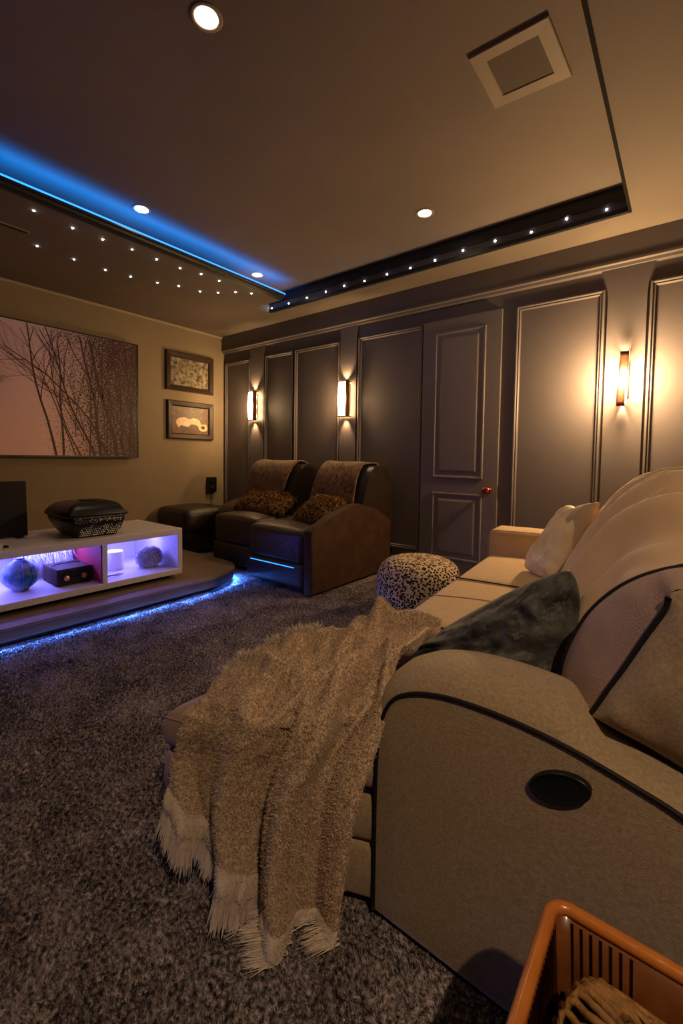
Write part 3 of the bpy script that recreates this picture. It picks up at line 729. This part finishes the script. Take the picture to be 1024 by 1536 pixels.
# ------------------------------------------------------------------ recliners
def recliner(x0, x1, y0, led, label, arm_r, arm_l):
    t = thing('recliner', label, 'armchair', ((x0 + x1) / 2, y0 + .4, 0))
    w = .085
    xa = x0 + (w if arm_l else 0); xb = x1 - (w if arm_r else 0)
    boxes('base', [(xa + .03, xb - .03, y0 + .12, 3.30, .012, .16)], M['blackmat'], t, bev=.01)
    rbox('seat', xa + .002, xb - .002, y0 + .0, 3.0, .20, .465, M['leather'], t, r=.05, puffz=.03)
    rbox('footrest', xa + .004, xb - .004, y0 - .01, y0 + .10, .035, .215, M['leather'], t, r=.02, puffz=.006)
    bk = [(2.88, .42), (2.90, .60), (2.95, .76), (3.0, .86), (3.05, .915), (3.12, .935), (3.20, .93), (3.29, .89), (3.345, .80), (3.355, .55), (3.355, .18), (3.1, .18)]
    if x1 > -2.4: bx0, bx1 = x0 + .14, x1
    else: bx0, bx1 = x0 + .03, x1 - .02
    prism('backrest', [tuple(p)[1:] for p in smooth_path([(0, *p) for p in bk], 4, True)], 'x', bx0, bx1 - .002, M['leather'], t, bev=.035, seg=4)
    if arm_r:
        ap = [(y0 - .01, .012), (y0 - .015, .47), (y0 + .01, .49), (y0 + .22, .56), (y0 + .45, .62), (y0 + .57, .632), (3.05, .585), (3.22, .51), (3.34, .45), (3.34, .012)]
        prism('arm', ap, 'x', x1 - w, x1, M['suede'], t, bev=.016, seg=3)
    if arm_l:
        ap = [(y0 + .2, .012), (y0 + .2, .40), (y0 + .28, .50), (y0 + .45, .56), (3.05, .57), (3.3, .50), (3.3, .012)]
        prism('arm', ap, 'x', x0 - .20, x0 + w, M['leather'], t, bev=.05, seg=4)
    if led:
        e = boxes('light_line', [(x0 + .06, x1 - .18, y0 - .0165, y0 - .0125, .186, .191)], M['e_chair'], t); e['label'] = 'thin blue glowing line'
    tubes('recline_cord', [smooth_path([(x1 - .06, 3.37, .86), (x1 - .03, 3.376, .6), (x1 - .05, 3.375, .4)])], .006, M['blackmat'], t, 6)
    return t, bx0, bx1
def back_throw(x0, x1, zlow, label, sd):
    """throw lying on the front and top of a backrest"""
    pr = smooth_path([(0, 2.872 + .0, zlow), (0, 2.885, .60), (0, 2.935, .765), (0, 2.988, .87), (0, 3.045, .93), (0, 3.12, .952), (0, 3.21, .945), (0, 3.30, .90)], 6)
    rows = []
    for i in range(41):
        x = x0 + (x1 - x0) * i / 40; row = []
        for k, p in enumerate(pr):
            s = k / len(pr); wv = noise.noise(V((x * 9 + sd, s * 5, 0))) * .010
            row.append((x + .012 * math.sin(s * 7 + sd) * (1 if i > 20 else -1), p.y - .012 + wv, p.z + .003 + wv))
        rows.append(row)
    o = grid('throw_blanket', rows, M['furthrow'], None, origin=((x0 + x1) / 2, 3.05, .93))
    sm = o.modifiers.new('thick', 'SOLIDIFY'); sm.thickness = .012
    tag(o, label, 'throw'); return o
def fur_pillow(c, w, h, d, label, sd):
    c = V(c); t = thing('fur_pillow', label, 'pillow', c - V((0, 0, h / 2)))
    co = puff('cover', c + V((-w / 2, -.13, -h * .42)), c + V((w / 2, -.13, -h * .42)), c + V((w / 2 - .02, .12, h * .42)), c + V((-w / 2 + .05, .12, h * .5)), d, M['goldfur'], t, n=18, wr=.01, seed=sd)
    p, nn = sample(co, 5200, sd)
    k = np.array([noise.noise(V(a) * 28) for a in p]); p = p
    nn = nn + np.stack([k * 1.5, -k, np.zeros(len(k))], 1)
    blades('fur', p, nn, .042, .008, M['goldfur'], t, jit=.45, droop=.35, seg=2, sd=sd)
recliner(-2.765, -2.05, 2.30, True, 'dark leather recliner nearer the door, blue line on its footrest', True, False)
back_throw(-2.60, -2.135, .5, 'brown patterned throw over the back of the recliner nearer the door', 1.3)
fur_pillow((-2.32, 2.70, .575), .37, .16, .13, 'golden brown shaggy pillow on the recliner nearer the door', 2)
recliner(-3.53, -2.83, 2.46, False, 'dark leather recliner nearer the corner, behind the platform end', False, True)
back_throw(-3.50, -2.95, .5, 'brown patterned throw over the back of the recliner nearer the corner', 4.2)
fur_pillow((-3.15, 2.84, .57), .62, .18, .13, 'golden brown shaggy pillow on the recliner nearer the corner', 6)
ot = thing('leather_footstool', 'low dark leather footstool in the corner beside the recliners', 'footstool', (-4.15, 2.75, 0))
rbox('cushion', -4.45, -3.86, 2.45, 3.0, .22, .45, M['leather'], ot, r=.06, puffz=.03)
boxes('base', [(-4.40, -3.90, 2.50, 2.95, .012, .23)], M['leather'], ot, bev=.02)
tubes('seam', [[(-4.44, 2.455, .35), (-3.87, 2.455, .35)]], .004, M['blackmat'], ot, 6)

# ------------------------------------------------------------------ pouf
pf = thing('knitted_pouf', 'round knitted beige pouf with dark gaps between recliner and sofa', 'pouf', (-1.27, 2.41, 0))
rows = []
for k in range(41):
    a = -math.pi / 2 + math.pi * k / 40
    rr = .262 * abs(math.cos(a)) ** .45; zz = .203 + .19 * math.copysign(abs(math.sin(a)) ** .75, a)
    rows.append([(-1.27 + max(rr, .001) * math.cos(2 * math.pi * j / 72), 2.41 + max(rr, .001) * math.sin(2 * math.pi * j / 72), zz) for j in range(72)])
grid('cover', rows, M['knit'], pf, True)
lathe('centre_button', [(.0005, .004), (.02, .003), (.024, 0), (.024, -.004)], (-1.27, 2.41, .394), M['knit'], pf, 16)

# ------------------------------------------------------------------ sofa
def W(x, y, z):
    s = max(0, min(1, (y - .95) / 1.2))
    return (x - .098 * (y - .773), y + .13 * (x + .8) * s, z)
so = thing('reclining_sofa', 'beige fabric sofa with black piping along the right side', 'sofa', (-.3, 1.7, 0))
# near arm, lofted round its outline
AO = smooth_path([(-.5, 0, .012), (-.5, 0, .14), (-.5, 0, .26), (-.497, 0, .37), (-.486, 0, .445), (-.460, 0, .497), (-.414, 0, .526), (-.356, 0, .542), (-.30, 0, .547), (-.24, 0, .547),
                  (-.184, 0, .543), (-.133, 0, .536), (-.086, 0, .526), (-.042, 0, .515), (.017, 0, .498), (.10, 0, .46), (.20, 0, .40), (.30, 0, .32), (.38, 0, .22), (.40, 0, .012)], 5)
ysec = [(.773, 0), (.778, .010), (.79, .024), (.815, .036), (.85, .042), (.89, .042), (.93, .034), (.965, .02), (.988, .0)]
rows = []
for y, off in ysec:
    row = []
    for i, p in enumerate(AO):
        a = AO[max(0, i - 1)]; b = AO[min(len(AO) - 1, i + 1)]; d = (b - a).normalized(); nn = V((-d.z, 0, d.x))
        if nn.z < 0 and nn.x > 0 and i < 10: nn = -nn
        o_ = off * (.45 if p.z < .3 and p.x < -.4 else .45 + .55 * min(1, max(0, (p.z - .3) / .15)))
        o_ *= 1 - .72 * max(0, min(1, (p.x + .155) / .07)) if i > 20 else 1
        o_ *= max(0, min(1, (p.z - .0) / .1)); row.append((p.x + nn.x * o_, y, max(.012, p.z + nn.z * o_)))
    rows.append(row)
arm = grid('arm', rows, M['sofa'], so)
# side faces (gently domed)
def side_face(name, y, dome, m, parent):
    cx, cz = -.12, .22; rws = []
    for k in range(9):
        s = k / 8; rws.append([(cx + (p.x - cx) * s, y - dome * (1 - s ** 3), cz + (p.z - cz) * s) for p in AO])
    rws = [[q for q in r] + [(r[0][0] * .5 + r[-1][0] * .5, r[0][1], min(r[0][2], r[-1][2]))] for r in rws]
    return grid(name, rws, m, parent, close_u=True)
side_face('side_panel', .773, .012, M['sofa'], arm)
side_face('side_panel', .988, -.004, M['sofa'], arm)
tubes('piping', [[(p.x, .771, p.z) for p in AO[:-1]]], .0042, M['piping'], arm, 8)
# pull-handle recess on the outer side
el = []
for k in range(28):
    a = 2 * math.pi * k / 28; el.append((-.14 + .043 * math.cos(a) + .006 * math.sin(a), .4695 + .027 * math.sin(a) + .010 * math.cos(a)))
def ell(s, y): return [(-.14 + (ax + .14) * s, y, .4695 + (az - .4695) * s) for ax, az in el]
hd = grid('pull_handle', [ell(1.06, .768), ell(1.06, .757), ell(1.0, .7555), ell(.93, .757), ell(.80, .7585), ell(.4, .759), ell(.02, .759)], M['black'], arm, close_u=True)
hd['label'] = 'black oval pull cup'
# far arm
fa = rbox('arm', -.735, .15, 2.60, 2.83, .03, .585, M['sofa_light'], so, r=.035, puffz=.008, warp=lambda x, y, z: (x - .098 * (y - .773), y + .06 * (x + .8), z))
def WF(x, y, z): return (x - .098 * (y - .773), y + .06 * (x + .8), z)
tubes('piping', [[WF(*p) for p in ((-.735, 2.603, .10), (-.736, 2.603, .54), (-.725, 2.603, .57), (-.70, 2.602, .582), (-.4, 2.60, .587), (.1, 2.60, .585))]], .003, M['sofa_mauve'], fa, 6)
# base and seat cushions
boxes('base', [(-.74, .30, 1.0, 2.75, .03, .26)], M['sofa'], so, bev=.02)
for y0, y1, m in ((.995, 1.33, 'sofa_light'), (1.33, 1.96, 'sofa_light'), (1.96, 2.615, 'sofa_light')):
    cu = rbox('seat_cushion', -.735, -.10, y0 + .003, y1 - .003, .24, .435, M[m], so, r=.035, puffz=.024, warp=W, n=16)
    if y0 > 1: tubes('piping', [[W(-.725 + .55 * k / 12, y0, .437) for k in range(13)]], .0035, M['piping'], cu, 6)
    if y0 == 1.33:
        tubes('stitch_line', [[W(-.735 + .01 + .5 * k / 12, 1.63, .437 + .024 * (1 - ((-.725 + .5 * k / 12 + .4175) / .3175) ** 2)) for k in range(13)]], .0018, M['sofa'], cu, 6)
# chaise (footrest section) with a slanting near side
def chaise_ring(z, off):
    pr = [(-.502, .777), (-.74, .677), (-.972, .578), (-1.0, .585), (-1.003, .63), (-.995, .90), (-.95, 1.10), (-.86, 1.25), (-.70, 1.28), (-.50, 1.10)]
    c = V((-.74, .93)); out = []
    for p in pr:
        d = V(p) - c; d2 = d.normalized(); out.append((p[0] + d2.x * off, p[1] + d2.y * off, z))
    sp_ = smooth_path(out[1:9], 5); return [V(out[0])] + sp_ + [V(out[9])]
def tier(name, z0, z1, r, m, top=0, parent=so):
    rows = [chaise_ring(z0 + r * .2, -r), chaise_ring(z0 + r * .35, -r * .3), chaise_ring(z0 + r, 0)]
    rows += [chaise_ring(z0 + (z1 - z0) * .5, r * .12), chaise_ring(z1 - r, 0), chaise_ring(z1 - r * .35, -r * .3), chaise_ring(z1, -r)]
    if top:
        for k in range(1, 8):
            s = k / 8; rr = chaise_ring(z1 + top * (1 - (1 - s) ** 2), -r); c = V((-.74, .93, z1 + top * (1 - (1 - s) ** 2)))
            rows.append([V(q) * (1 - s) + c * s for q in rr])
    return grid(name, rows, m, parent, close_u=True, cap=True)
tier('base', .02, .145, .012, M['sofa'])
tier('footrest_pad', .145, .262, .022, M['sofa'])
tc_ = tier('footrest_cushion', .262, .365, .028, M['sofa_mauve'], top=.045)
tubes('piping', [[q for q in chaise_ring(.345, -.004)][:-1]], .003, M['sofa_mauve'], tc_, 6)
tubes('piping', [[q for q in chaise_ring(.262, -.012)][:12]], .003, M['piping'], tc_, 6)
# backrest
BP = [(-.30, .40), (-.27, .47), (-.225, .55), (-.185, .635), (-.14, .715), (-.095, .785), (-.05, .85), (.0, .90), (.05, .93), (.11, .945), (.19, .93), (.26, .87), (.30, .75), (.31, .5), (.31, .06)]
BPs = [(p.x, p.z) for p in smooth_path([(a, 0, b) for a, b in BP], 5)]
def zsc(y): return 1.0 if y < 1.5 else 1.0 - .07 * (y - 1.5)
def back_pt(k, y, off=0):
    x, z = BPs[k]; a = BPs[max(0, k - 1)]; b = BPs[min(len(BPs) - 1, k + 1)]
    d = V((b[0] - a[0], b[1] - a[1])).normalized(); nx_, nz_ = -d.y, d.x
    e = min(1, max(0, (y - .985) / .35)); e = e * e * (3 - 2 * e)
    s = (.755 + .245 * e) * zsc(y)
    z2 = .45 + (z - .45) * s if z > .45 else z
    x += .062 * (1 - e) * max(0, min(1, (.9 - z) / .25))
    return V((x + nx_ * off - .098 * (y - .773), y, z2 + nz_ * off))
rows = [[back_pt(k, y) for k in range(len(BPs))] for y in np.linspace(1.0, 2.66, 30)]
grid('backrest', rows, M['sofa_light'], so, close_u=True, cap=True)
# near end head cushion: mauve front band, brown end, thick black piping
arc = [(-.186, .50), (-.188, .555), (-.178, .605), (-.162, .650), (-.140, .695), (-.112, .733), (-.080, .765), (-.040, .792), (.004, .810), (.06, .815), (.14, .79), (.20, .73)]
inn = [(-.112, .556), (-.100, .580), (-.086, .612), (-.070, .645), (-.055, .678), (-.043, .705), (-.028, .738), (-.014, .768), (-.004, .800), (.05, .80), (.12, .76), (.18, .70)]
bot = [(-.112, .556), (-.070, .546), (-.035, .535), (-.004, .524), (.05, .505), (.12, .475), (.18, .44)]
A3 = smooth_path([(a, 1.0, b) for a, b in arc], 4); I3 = smooth_path([(a, .862, b) for a, b in inn], 4)
rows = []
for k in range(11):
    s = k / 10; row = []
    for p, q in zip(A3, I3):
        m_ = p * (1 - s) + q * s; bl = math.sin(math.pi * s) * .016
        m_ = m_ + V((-bl * .8, -bl * .2, bl * .6)); row.append(m_ + V((1, 0, .3)) * noise.noise(m_ * 22) * .006 * math.sin(math.pi * s))
    rows.append(row)
hc = grid('head_cushion', rows, M['sofa_mauve'], so)
tubes('piping', [[p + V((0, -.002, .001)) for p in A3]], .0048, M['piping'], hc, 8)
tubes('piping', [I3[:31]], .0062, M['piping'], hc, 8)
# end face (facing the viewer side)
lo = smooth_path([(a, .862, b) for a, b in bot], 6); hi = I3
rows = []
for i in range(25):
    t_ = i / 24; a = hi[int(t_ * (len(hi) - 1))]; b = lo[int(t_ * (len(lo) - 1))]; row = []
    for k in range(15):
        s = k / 14; p = a * (1 - s) + b * s; bl = (math.sin(math.pi * s) ** .7) * min(1, t_ * 5 + .0)
        row.append(p + V((0, -.045 * bl + noise.noise(p * 20) * .006 * bl, 0)))
    rows.append(row)
ef = grid('end_panel', rows, M['sofa'], hc)
tubes('piping', [lo[:22]], .0042, M['piping'], ef, 8)
lo2 = [V((p.x, .99, p.z - .02)) for p in lo]
grid('under_panel', [lo, lo2], M['sofa'], hc)

# throw over the sofa back, hanging in long folds
rows = []
k1 = 51
for i in range(150):
    y = 1.008 + (2.50 - 1.008) * i / 149; row = []
    for k in range(4, k1):
        s = (k - 4) / (k1 - 4)
        ph = y + .10 * s + .05 * noise.noise(V((y * 2, s * 2, 1)))
        f = .75 * (2 * abs(math.sin(ph * 21)) - 1.1) + .5 * (2 * abs(math.sin(ph * 34 + 1.4 * noise.noise(V((y * 3, s * 3, 5))))) - 1.1) + .35 * noise.noise(V((ph * 12, s * 1.4, 2)))
        ed = min(1, max(0, (y - 1.0) / .16)); am = .032 * min(1, .35 + s * 1.2) * (.15 + .85 * ed)
        off = .008 + .012 * ed + am * f
        if k > 40: off = .008 + .010 * ed + am * f * max(.3, 1 - (k - 40) / 14)
        p = back_pt(k, y, max(.004, off)); row.append(p)
    rows.append(row)
th = grid('sofa_throw', rows, M['throw'], None, origin=(-.2, 1.7, .47))
tag(th, 'peach plush throw spread in folds over the sofa backrest', 'throw')

# ------------------------------------------------------------------ sofa pillows
gp = thing('velvet_pillow', 'dark grey crushed velvet pillow leaning behind the near sofa arm', 'pillow', (-.37, 1.1, .46))
puff('cover', (-.50, 1.06, .44), (-.215, 1.055, .43), (-.205, 1.14, .742), (-.54, 1.08, .49), 0.19, M['velvet'], gp, n=60, bulge=.24, wr=.012, ws=7, seed=3)
wp = thing('satin_pillow', 'crumpled ivory satin pillow on the far sofa seat', 'pillow', (-.5, 2.25, .46))
puff('cover', (-.605, 2.25, .475), (-.44, 2.14, .46), (-.335, 2.20, .75), (-.435, 2.27, .79), .14, M['satin'], wp, n=44, bulge=.10, wr=.011, ws=5, seed=9)
w2 = thing('cream_pillow', 'cream pointed pillow leaning behind the ivory satin one', 'pillow', (-.35, 2.36, .46))
puff('cover', (-.53, 2.32, .475), (-.42, 2.17, .50), (-.285, 2.17, .825), (-.45, 2.30, .76), .11, M['satin2'], w2, n=36, bulge=.05, wr=.008, ws=5, seed=12)

# ------------------------------------------------------------------ sherpa blanket over the footrest section
CT = [
[(-.965, .760, .385), (-.925, .660, .385), (-.905, .580, .365), (-.925, .567, .295), (-.925, .557, .260), (-.922, .552, .215)],
[(-.939, .817, .425), (-.865, .680, .42), (-.825, .600, .39), (-.853, .591, .300), (-.860, .577, .224), (-.853, .569, .159)],
[(-.865, .877, .445), (-.785, .745, .435), (-.722, .650, .405), (-.753, .627, .309), (-.766, .606, .206), (-.772, .592, .114)],
[(-.790, .960, .465), (-.700, .800, .455), (-.655, .685, .420), (-.690, .650, .295), (-.702, .628, .178), (-.704, .618, .066)],
[(-.765, 1.08, .470), (-.647, .880, .465), (-.595, .725, .430), (-.622, .662, .304), (-.648, .640, .155), (-.651, .620, .030)],
[(-.720, 1.19, .480), (-.598, .985, .475), (-.540, .790, .440), (-.566, .690, .318), (-.588, .668, .157), (-.605, .650, .016)],
[(-.560, 1.22, .495), (-.530, 1.02, .485), (-.512, .830, .452), (-.540, .738, .312), (-.553, .716, .151), (-.560, .704, .016)]]
def cr(p, t):
    n = len(p) - 1; i = min(int(t * n), n - 1); f = t * n - i
    a, b, c, d = p[max(0, i - 1)], p[i], p[i + 1], p[min(n, i + 2)]
    return .5 * ((2 * b) + (c - a) * f + (2 * a - 5 * b + 4 * c - d) * f * f + (3 * b - a - 3 * c + d) * f ** 3)
CTV = [[V(q) for q in c] for c in CT]
NU, NV = 150, 130
def bl_pt(u, v): return cr([cr(c, v) for c in CTV], u)
base = [[bl_pt(i / NU, j / NV) for j in range(NV + 1)] for i in range(NU + 1)]
rows = []
for i in range(NU + 1):
    row = []
    for j in range(NV + 1):
        u, v = i / NU, j / NV
        a = base[min(NU, i + 1)][j] - base[max(0, i - 1)][j]; b = base[i][min(NV, j + 1)] - base[i][max(0, j - 1)]
        nn = b.cross(a); nn = nn.normalized() if nn.length > 1e-9 else V((0, 0, 1))
        if nn.z < 0 and v < .4: nn = -nn
        if nn.y > 0 and v >= .4: nn = -nn
        # long folds that run down the side, crumples on top
        ph = u + .10 * math.sin(3.0 * v + .5) - .16 * (1 - v) * u + .03 * noise.noise(V((u * 3, v * 3, 7)))
        f1 = math.sin(ph * 2 * math.pi * 3.1 + 1.0) ; f1 = math.copysign(abs(f1) ** .8, f1)
        f2 = math.sin(ph * 2 * math.pi * 8.3 + 1.2 + 2 * v)
        side = min(1, max(0, (v - .25) / .35))
        cr_ = noise.noise(V((u * 7 + 2.5 * v, v * 7 - 3 * u, 3))) * 1.4 + .5 * noise.noise(V((u * 15, v * 15, 9)))
        rg = 1 - abs(noise.noise(V((u * 4.5 + v * 3, v * 5 - u * 2.5, 11)))) * 3.2
        top = 1 - side
        tow = min(1, .25 + 1.6 * u)
        off = .010 + side * tow * (.041 * f1 + .010 * f2) + top * (.026 * cr_ + .034 * max(0, rg) + .008 * f2 + .012 * f1) * min(1, .3 + u * 2) + .004 * noise.noise(V((u * 40, v * 40, 1)))
        p = base[i][j] + nn * max(off, -.016 if side > .5 else .002)
        p.z = max(p.z, .006); row.append(p)
    rows.append(row)
bt = thing('sherpa_blanket', 'tan fluffy blanket with cream fringe draped over the sofa footrest', 'blanket', (-.72, .75, .41))
body = grid('blanket_body', rows, M['blanket'], bt)
sm = body.modifiers.new('thick', 'SOLIDIFY'); sm.thickness = .008; sm.offset = 0
p_, n_ = sample(body, 90000, 4)
# outward direction = towards up/viewer
flip = (n_ @ np.array([.1, -.8, .6])) < 0; n_[flip] *= -1
blades('wool_fuzz', p_ + n_ * .002, n_, .0085, .0030, M['blanket'], bt, jit=.8, sd=8)
# cream fur band along the hem and the top-left edge, then the fringe
hem = [rows[i][NV] for i in range(NU + 1)]
hn = []
vs_rows = []
for i in range(NU + 1):
    d = (rows[i][NV] - rows[i][NV - 12]).normalized(); p = hem[i]
    out = V((.385, -.923, 0)); r_ = []
    for k in range(7):
        s = k / 6; q = p - d * .012 + d * .045 * s + out * (.012 * math.sin(math.pi * s) + .004) + out * noise.noise(V((i * .12, s * 2, 0))) * .004
        q.z = max(q.z, .008 + .006 * math.sin(math.pi * s)); r_.append(q)
    vs_rows.append(r_)
bnd = grid('trim_band', vs_rows, M['band'], bt); bnd['label'] = 'cream fur edging'
sm = bnd.modifiers.new('thick', 'SOLIDIFY'); sm.thickness = .008; sm.offset = 0
p_, n_ = sample(bnd, 9000, 6); flip = (n_ @ np.array([.3, -.9, .2])) < 0; n_[flip] *= -1
blades('trim_fuzz', p_, n_ + np.array([0, -.2, -.5]), .010, .0025, M['band'], bt, jit=.6, sd=9)
fv, ff = [], []
random.seed(5)
for i in range(0, NU + 1):
    for c_ in range(16):
        e = vs_rows[i][6] + V((random.gauss(0, .004), random.gauss(0, .004), random.uniform(0, .006)))
        lock = noise.noise(V((i * .28, 0, 4))) * .9
        u = i / NU; ln_ = random.uniform(.050, .074) * (1 + .25 * lock)
        d = V((-.08 + lock * .5 + random.gauss(0, .10), -.20 + random.gauss(0, .10), -1)).normalized(); pts_ = [e]; q = e.copy()
        for k in range(4):
            q = q + d * ln_ / 4
            if q.z < .008:
                q.z = .008 + random.uniform(0, .006); d = V((-.62 + lock * .7 + random.gauss(0, .12), -.75 + random.gauss(0, .12), .02)).normalized()
            pts_.append(q.copy())
        sx = V((.92, .38, random.uniform(-.4, .4))) * .0019; o = len(fv)
        for k, a in enumerate(pts_):
            w_ = (1, 1, .85, .6, .15)[k]; fv += [a - sx * w_, a + sx * w_]
        for k in range(4): ff.append((o + 2 * k, o + 2 * k + 1, o + 2 * k + 3, o + 2 * k + 2))
fr = mesh('fringe', fv, ff, M['fringe'], bt, False); fr['label'] = 'long cream fringe'
# ruffled edge at the far side
p_ = np.array([rows[i][0] for i in range(0, 70)]); p_ = np.repeat(p_, 30, 0) + rng.normal(0, .006, (2100, 3))
blades('edge_fluff', p_, np.tile([-.5, .4, .8], (len(p_), 1)), .026, .003, M['band'], bt, jit=.6, seg=2, sd=12)

# ------------------------------------------------------------------ basket
bk = thing('cane_basket', 'amber lacquered open basket in the bottom right corner', 'basket', (.07, .48, 0))
cx0, cx1, cy0, cy1, zt = -.118, .26, .30, .632, .40
def rim(off, z, n=6, rr=.022):
    s = 1 - (zt - z) * .35
    mx, my = (cx0 + cx1) / 2, (cy0 + cy1) / 2; hx, hy = (cx1 - cx0) / 2 * s + off, (cy1 - cy0) / 2 * s + off
    return rrect(mx - hx, mx + hx, my - hy, my + hy, rr, z, n)
tubes('rim', [rim(0, zt)], .0085, M['orange'], bk, 10, closed=True)
g_ = grid('wall_panel', [rim(-.004, z) for z in np.linspace(.03, zt - .004, 6)], M['ribs'], bk, close_u=True)
sm = g_.modifiers.new('thick', 'SOLIDIFY'); sm.thickness = .004; sm.offset = 0
ribs = []
for side in range(4):
    for k in range(36 if side != 1 else 7):
        f = (k + .5) / (36 if side != 1 else 7); pth = []
        for z in (.03, .2, zt - .01):
            s = 1 - (zt - z) * .35; mx, my = (cx0 + cx1) / 2, (cy0 + cy1) / 2; hx, hy = (cx1 - cx0) / 2 * s - .0055, (cy1 - cy0) / 2 * s - .0055
            a = -1 + 2 * f; a *= .93
            if side == 1: a = -.93 + .42 * f
            pth.append({0: (mx + a * hx, my - hy, z), 1: (mx + a * hx, my + hy, z), 2: (mx - hx, my + a * hy, z), 3: (mx + hx, my + a * hy, z)}[side])
        ribs.append(pth)
rb = tubes('woven_ribs', ribs, .0022, M['ribs'], bk, 6); rb['kind'] = 'stuff'
boxes('bottom', [(-.06, .20, .36, .575, .012, .03)], M['wicker'], bk, bev=.004)
# woven rattan ball with an open honeycomb side
rbx = thing('rattan_bundle', 'woven honeycomb rattan ball lying in the amber basket', 'rattan ball', (.005, .505, .09))
cb = V((.022, .498, .268)); ra = V((.118, .113, .132))
def sph(a, b, k=1.0):
    cbp = abs(math.cos(b)) ** .42; sb = math.copysign(abs(math.sin(b)) ** .6, b); ca, sa = math.cos(a), math.sin(a)
    ca = math.copysign(abs(ca) ** .7, ca); sa = math.copysign(abs(sa) ** .7, sa)
    return cb + V((ra.x * k * ca * cbp, ra.y * k * sa * cbp, ra.z * k * sb + .012 * math.sin(a * 3)))
rows = [[sph(2 * math.pi * j / 40, -math.pi / 2 + math.pi * i / 20, .93) for j in range(40)] for i in range(21)]
grid('inner_core', rows, M['blackmat'], rbx, True)
paths = []
for j in range(60):
    a0 = 2 * math.pi * j / 60
    if not (2.3 < a0 < 3.9): continue
    paths.append([sph(a0 + .05 * math.sin(9 * b + j), b, 1.0 + .02 * math.sin(14 * b + j)) for b in np.linspace(-1.2, 1.45, 26)])
sw = tubes('straw_strands', paths, .0042, M['wicker'], rbx, 6)
paths = []
nb, na = 9, 22
for i in range(nb):
    b = -.6 + 1.95 * i / (nb - 1)
    for j in range(na):
        a = (j + .5 * (i % 2)) * 2 * math.pi / na
        if 2.35 < (a % (2 * math.pi)) < 3.8: continue
        rr_ = .5 * 2 * math.pi / na; h = .5 * 1.95 / (nb - 1) * 1.1
        ring = [sph(a + rr_ * .95 * math.cos(t), min(1.5, b + h * math.sin(t)), 1.0) for t in np.linspace(0, 2 * math.pi, 12, endpoint=False)]
        paths.append(ring)
tubes('honeycomb_mesh', paths, .0034, M['wicker'], rbx, 6, closed=True)

# ------------------------------------------------------------------ camera, world, view
cam = bpy.data.cameras.new('camera'); co_ = bpy.data.objects.new('camera', cam); C.objects.link(co_)
f = 656.4; yaw, pitch, roll = map(math.radians, (38.108, 2.710, .80))
F = V((-math.sin(yaw) * math.cos(pitch), math.cos(yaw) * math.cos(pitch), -math.sin(pitch)))
R_ = V((math.cos(yaw), math.sin(yaw), 0)); U = R_.cross(F); c_, s_ = math.cos(roll), math.sin(roll)
R2, U2 = c_ * R_ + s_ * U, -s_ * R_ + c_ * U
mt = Matrix((R2, U2, -F)).transposed().to_4x4(); mt.translation = (0, 0, 1.0); co_.matrix_world = mt
cam.sensor_fit = 'HORIZONTAL'; cam.sensor_width = 36; cam.lens = f / 1024 * 36; cam.shift_y = -50.26 / 1024; cam.clip_start = .02
bpy.context.scene.camera = co_
w = bpy.data.worlds.new('world'); bpy.context.scene.world = w; w.use_nodes = True
w.node_tree.nodes['Background'].inputs[0].default_value = (.10, .07, .05, 1); w.node_tree.nodes['Background'].inputs[1].default_value = .02
vs_ = bpy.context.scene.view_settings
vs_.view_transform = 'Standard'; vs_.look = 'None'; vs_.gamma = 1; vs_.use_curve_mapping = False; vs_.exposure = .70
